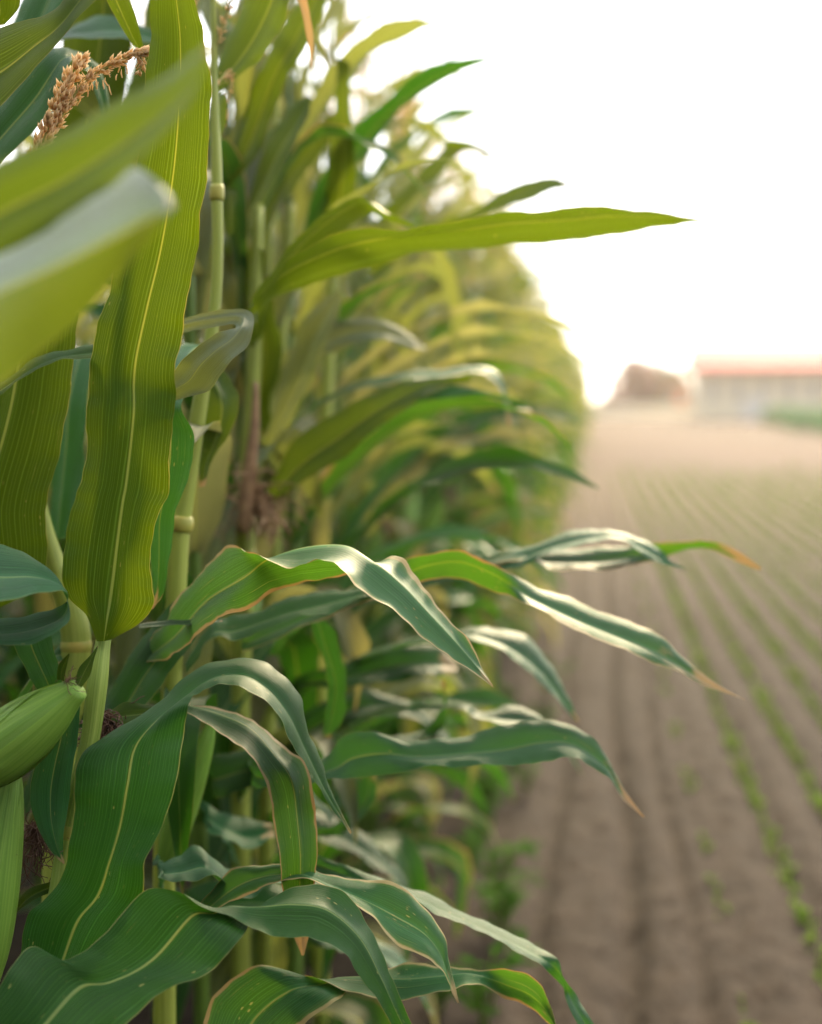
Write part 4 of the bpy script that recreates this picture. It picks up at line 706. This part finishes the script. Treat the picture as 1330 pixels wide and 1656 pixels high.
def make_variant(seed, merged, parent_label):
    rs = np.random.RandomState(seed); H = rs.uniform(1.92, 2.15); lean = rs.uniform(-.05, .05, 2)
    zz = np.linspace(0, 1, 22); pts = np.stack([lean[0]*zz**2, lean[1]*zz**2, -.02+H*zz], 1)
    rad = .0135*(1-.72*zz**1.3)*(1+.16*(np.arange(22) % 3 == 0))
    az0 = rs.uniform(-.5, .5); leaves = []; nl = rs.randint(16, 20)
    for i in range(nl):
        f = i/(nl-1); z = .12+f*(H-.30); az = az0+math.pi*(i % 2)+rs.uniform(-.55, .55); L = .72*(1-.45*abs(f-.45)**1.3*1.5)*rs.uniform(.65, 1.12)
        el = 44+30*f+rs.uniform(-10, 10); dr = rs.uniform(.7, 1.25)*(1.05-.45*f)
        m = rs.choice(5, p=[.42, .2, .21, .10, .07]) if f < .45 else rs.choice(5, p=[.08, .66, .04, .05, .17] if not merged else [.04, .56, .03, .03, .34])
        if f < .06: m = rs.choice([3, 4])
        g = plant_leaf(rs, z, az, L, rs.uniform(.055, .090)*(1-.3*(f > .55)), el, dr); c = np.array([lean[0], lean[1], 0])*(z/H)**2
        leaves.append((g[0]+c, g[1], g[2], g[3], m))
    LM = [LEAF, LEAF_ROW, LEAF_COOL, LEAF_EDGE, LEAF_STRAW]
    mats = LM+[STALK_LOW, TASSEL, TASSEL_STEM, HUSK, SILK]
    mt = MB(); top = np.array([lean[0], lean[1], H]); mt.add(*tube([top-[0, 0, .05], top+[0, 0, .1]], .0035, 6), mi=7)
    dens = 260 if merged else 420; sz = .009 if merged else .0065
    spike(mt, [top, top+[.01, 0, .12], top+[.02, .01, rs.uniform(.22, .3)]], .008, rs, dens, sz, 6, 7)
    for k in range(rs.randint(5, 9)):
        a = rs.rand()*6.28; q = np.array([math.cos(a), math.sin(a), 0]); b = top+[0, 0, .01+.012*k]
        spike(mt, [b, b+q*.06+[0, 0, .10], b+q*.13+[0, 0, .13+.05*rs.rand()]], .005, rs, dens*.8, sz, 6, 7)
    ears = []
    a = az0+rs.uniform(-.8, .8)+(math.pi if rs.rand() < .5 else 0); ze = rs.uniform(.80, 1.0); b = np.array([math.cos(a)*.018, math.sin(a)*.018, ze]); tdir = np.array([math.cos(a)*.42, math.sin(a)*.42, .9])
    e = empty('corn_plant', (0, 0, 0), None, 'corn plant')
    if not merged:
        V, F, U, U2 = tube(pts, rad, 10); link_mesh('stalk', V, F, STALK_LOW, e, U, U2)
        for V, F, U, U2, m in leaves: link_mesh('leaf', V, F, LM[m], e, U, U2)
        mm = mt; mm.M = [x-6 for x in mm.M]; mm.build('tassel', [TASSEL, TASSEL_STEM], e)
        ear = ear_mesh(b, b+tdir*.20, .027, HUSK, e, seed)
        silk_mesh(b+tdir*.20, (tdir[0], tdir[1], .1), .06, .012, 40, ear, SILK, seed, .0012)
        return e
    bpy.data.objects.remove(e)
    mb = MB(); mb.add(*tube(pts, rad, 7), mi=5)
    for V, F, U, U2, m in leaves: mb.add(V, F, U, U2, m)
    mb.V.append(np.vstack(mt.V)); mb.F += [tuple(i+mb.n for i in f) for f in mt.F]; mb.U.append(np.vstack(mt.U)); mb.N.append(np.vstack(mt.N)); mb.M += mt.M; mb.n += mt.n
    V, F, U, U2 = tube([b, b+tdir*.06, b+tdir*.14, b+tdir*.20], [.012, .026, .024, .008], 8); mb.add(V, F, U, U2, 8)
    V, F, U, U2 = tube([b+tdir*.20, b+tdir*.22, b+tdir*.25-[0, 0, .03]], [.012, .016, .004], 6); mb.add(V, F, U, U2, 9)
    return mb.build('corn_plant', mats)

def dup(o, loc, rz, sc):
    c = o.copy(); COL.objects.link(c); c.location = loc; c.rotation_euler = (0, 0, rz); c.scale = (sc, sc, sc)
    for ch in o.children:
        k = ch.copy(); COL.objects.link(k); k.parent = c
        for g in ch.children:
            h = g.copy(); COL.objects.link(h); h.parent = k
    return c

near = [make_variant(100+i, False, '') for i in range(7)]
far = [make_variant(200+i, True, '') for i in range(7)]
used = set(); rp = random.Random(21); spots = []
y = 2.05
while y < 34: spots.append((0, -.62+rp.gauss(0, .045), y)); y += rp.uniform(.12, .18) if y < 12 else rp.uniform(.22, .30)
y = 1.1
while y < 13: spots.append((1, -1.37+rp.gauss(0, .03), y)); y += rp.uniform(.17, .24)
y = 1.5
while y < 8.5: spots.append((2, -2.12+rp.gauss(0, .03), y)); y += rp.uniform(.18, .26)
DIST = ((3.0, 'blurred corn plant in the edge row just behind the plants in focus'), (5.0, 'blurred corn plant in the edge row, where the long blades reach over the field'), (9.0, 'strongly blurred corn plant in the middle of the edge row'), (18.0, 'small hazy corn plant in the far edge row with its top in the glow'), (99, 'tiny hazy corn plant at the far end of the edge row'))
for row, x, y in spots:
    full = (row == 0 and y < 8) or (row == 1 and y < 3.2)
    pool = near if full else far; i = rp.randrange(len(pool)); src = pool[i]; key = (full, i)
    rz = rp.choice((0, math.pi))+rp.gauss(0, .7); s = rp.uniform(.90, 1.09)
    if key in used: o = dup(src, (x, y, 0), rz, s)
    else: used.add(key); o = src; o.location = (x, y, 0); o.rotation_euler = (0, 0, rz); o.scale = (s, s, s)
    if row == 0:
        k = next(i for i, d in enumerate(DIST) if y < d[0]); lab = DIST[k][1]; grp = 'corn plants of the edge row, zone '+('by the plants in focus', 'under the long blades', 'in the middle', 'in the glow', 'at the far end')[k]
    else: lab, grp = (('blurred corn plant of the second row seen through gaps in the edge row', 'corn plants of the second row'), ('blurred corn plant of the third row, deep in the field', 'corn plants of the third row'))[row-1]
    tag(o, lab, 'corn plant', grp)
for i, o in enumerate(near+far):
    if ((i < len(near)), i % 7) not in used:
        for c in list(o.children_recursive): bpy.data.objects.remove(c)
        bpy.data.objects.remove(o)

# the rest of the field beyond, one mass
rs = np.random.RandomState(77); mb = MB()
src = []
for k in range(4):
    H = rs.uniform(1.92, 2.15); m = MB(); m.add(*tube([(0, 0, 0), (0, 0, H)], [.014, .005], 4), mi=1)
    for i in range(9):
        f = i/8; g = plant_leaf(rs, .25+f*(H-.45), rs.choice([0, math.pi])+rs.uniform(-.7, .7), .7, .09, 45+25*f, 1.1, 6, 3); m.add(*g, mi=0)
    for i in range(4):
        a = rs.rand()*6.28; m.add(*tube([(0, 0, H), (math.cos(a)*.08, math.sin(a)*.08, H+.22)], [.008, .004], 4), mi=2)
    src.append((np.vstack(m.V), m.F, np.vstack(m.U), np.vstack(m.N), m.M))
def put(x, y):
    V, F, U, N, M = src[rs.randint(4)]; a = rs.uniform(-.4, .4)+rs.choice([0, math.pi]); c, s = math.cos(a), math.sin(a)
    Q = V@np.array([[c, s, 0], [-s, c, 0], [0, 0, 1]])*rs.uniform(.93, 1.07)+[x, y, 0]
    mb.V.append(Q); mb.F += [tuple(i+mb.n for i in f) for f in F]; mb.U.append(U); mb.N.append(N); mb.M += M; mb.n += len(Q)
for r in range(4):
    y = (34, 13, 8.5, 2)[r]
    while y < 78: put(-.62-.75*r+rs.randn()*.03, y); y += rs.uniform(.25, .4)
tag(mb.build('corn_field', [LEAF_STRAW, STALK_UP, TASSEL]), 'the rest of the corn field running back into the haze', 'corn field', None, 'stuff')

# ------------------------------------------------------------------ weeds at the foot of the row
def weed(x, y, h, seed, label):
    rs = np.random.RandomState(seed); e = empty('weed_plant', (x, y, 0), label, 'weed', 'weeds at the foot of the corn'); ms = MB(); ml = MB()
    for k in range(6):
        a = rs.rand()*6.28; q = np.array([math.cos(a), math.sin(a), 0])*h*rs.uniform(.2, .6); b = np.array([0, 0, float(soil_h(np.array(x), np.array(y)))-.01]); p = catmull(np.array([b, q*.4+[0, 0, h*.5], q+[0, 0, h*rs.uniform(.7, 1)]]), np.linspace(0, 2, 8)); ms.add(*tube(p, .0018, 5))
        for j in range(7):
            c = p[rs.randint(2, 8)]; a2 = rs.rand()*6.28; d = np.array([math.cos(a2), math.sin(a2), rs.uniform(-.1, .5)]); s = np.array([-math.sin(a2), math.cos(a2), 0]); l = h*rs.uniform(.2, .4)
            ml.add([c, c+d*l*.5+s*l*.22, c+d*l, c+d*l*.5-s*l*.22+[0, 0, .002]], [(0, 1, 2, 3)])
    ms.build('stem', GREEN_SEED, e); ml.build('leaf', WEED, e, smooth=False)
rw = random.Random(4)
for i in range(26):
    y = 2.5+.14*i+rw.uniform(-.05, .05); weed(rw.uniform(-.50, -.14), y, rw.uniform(.09, .22), 300+i, 'small broad leaved weed on the soil at the foot of the edge row')
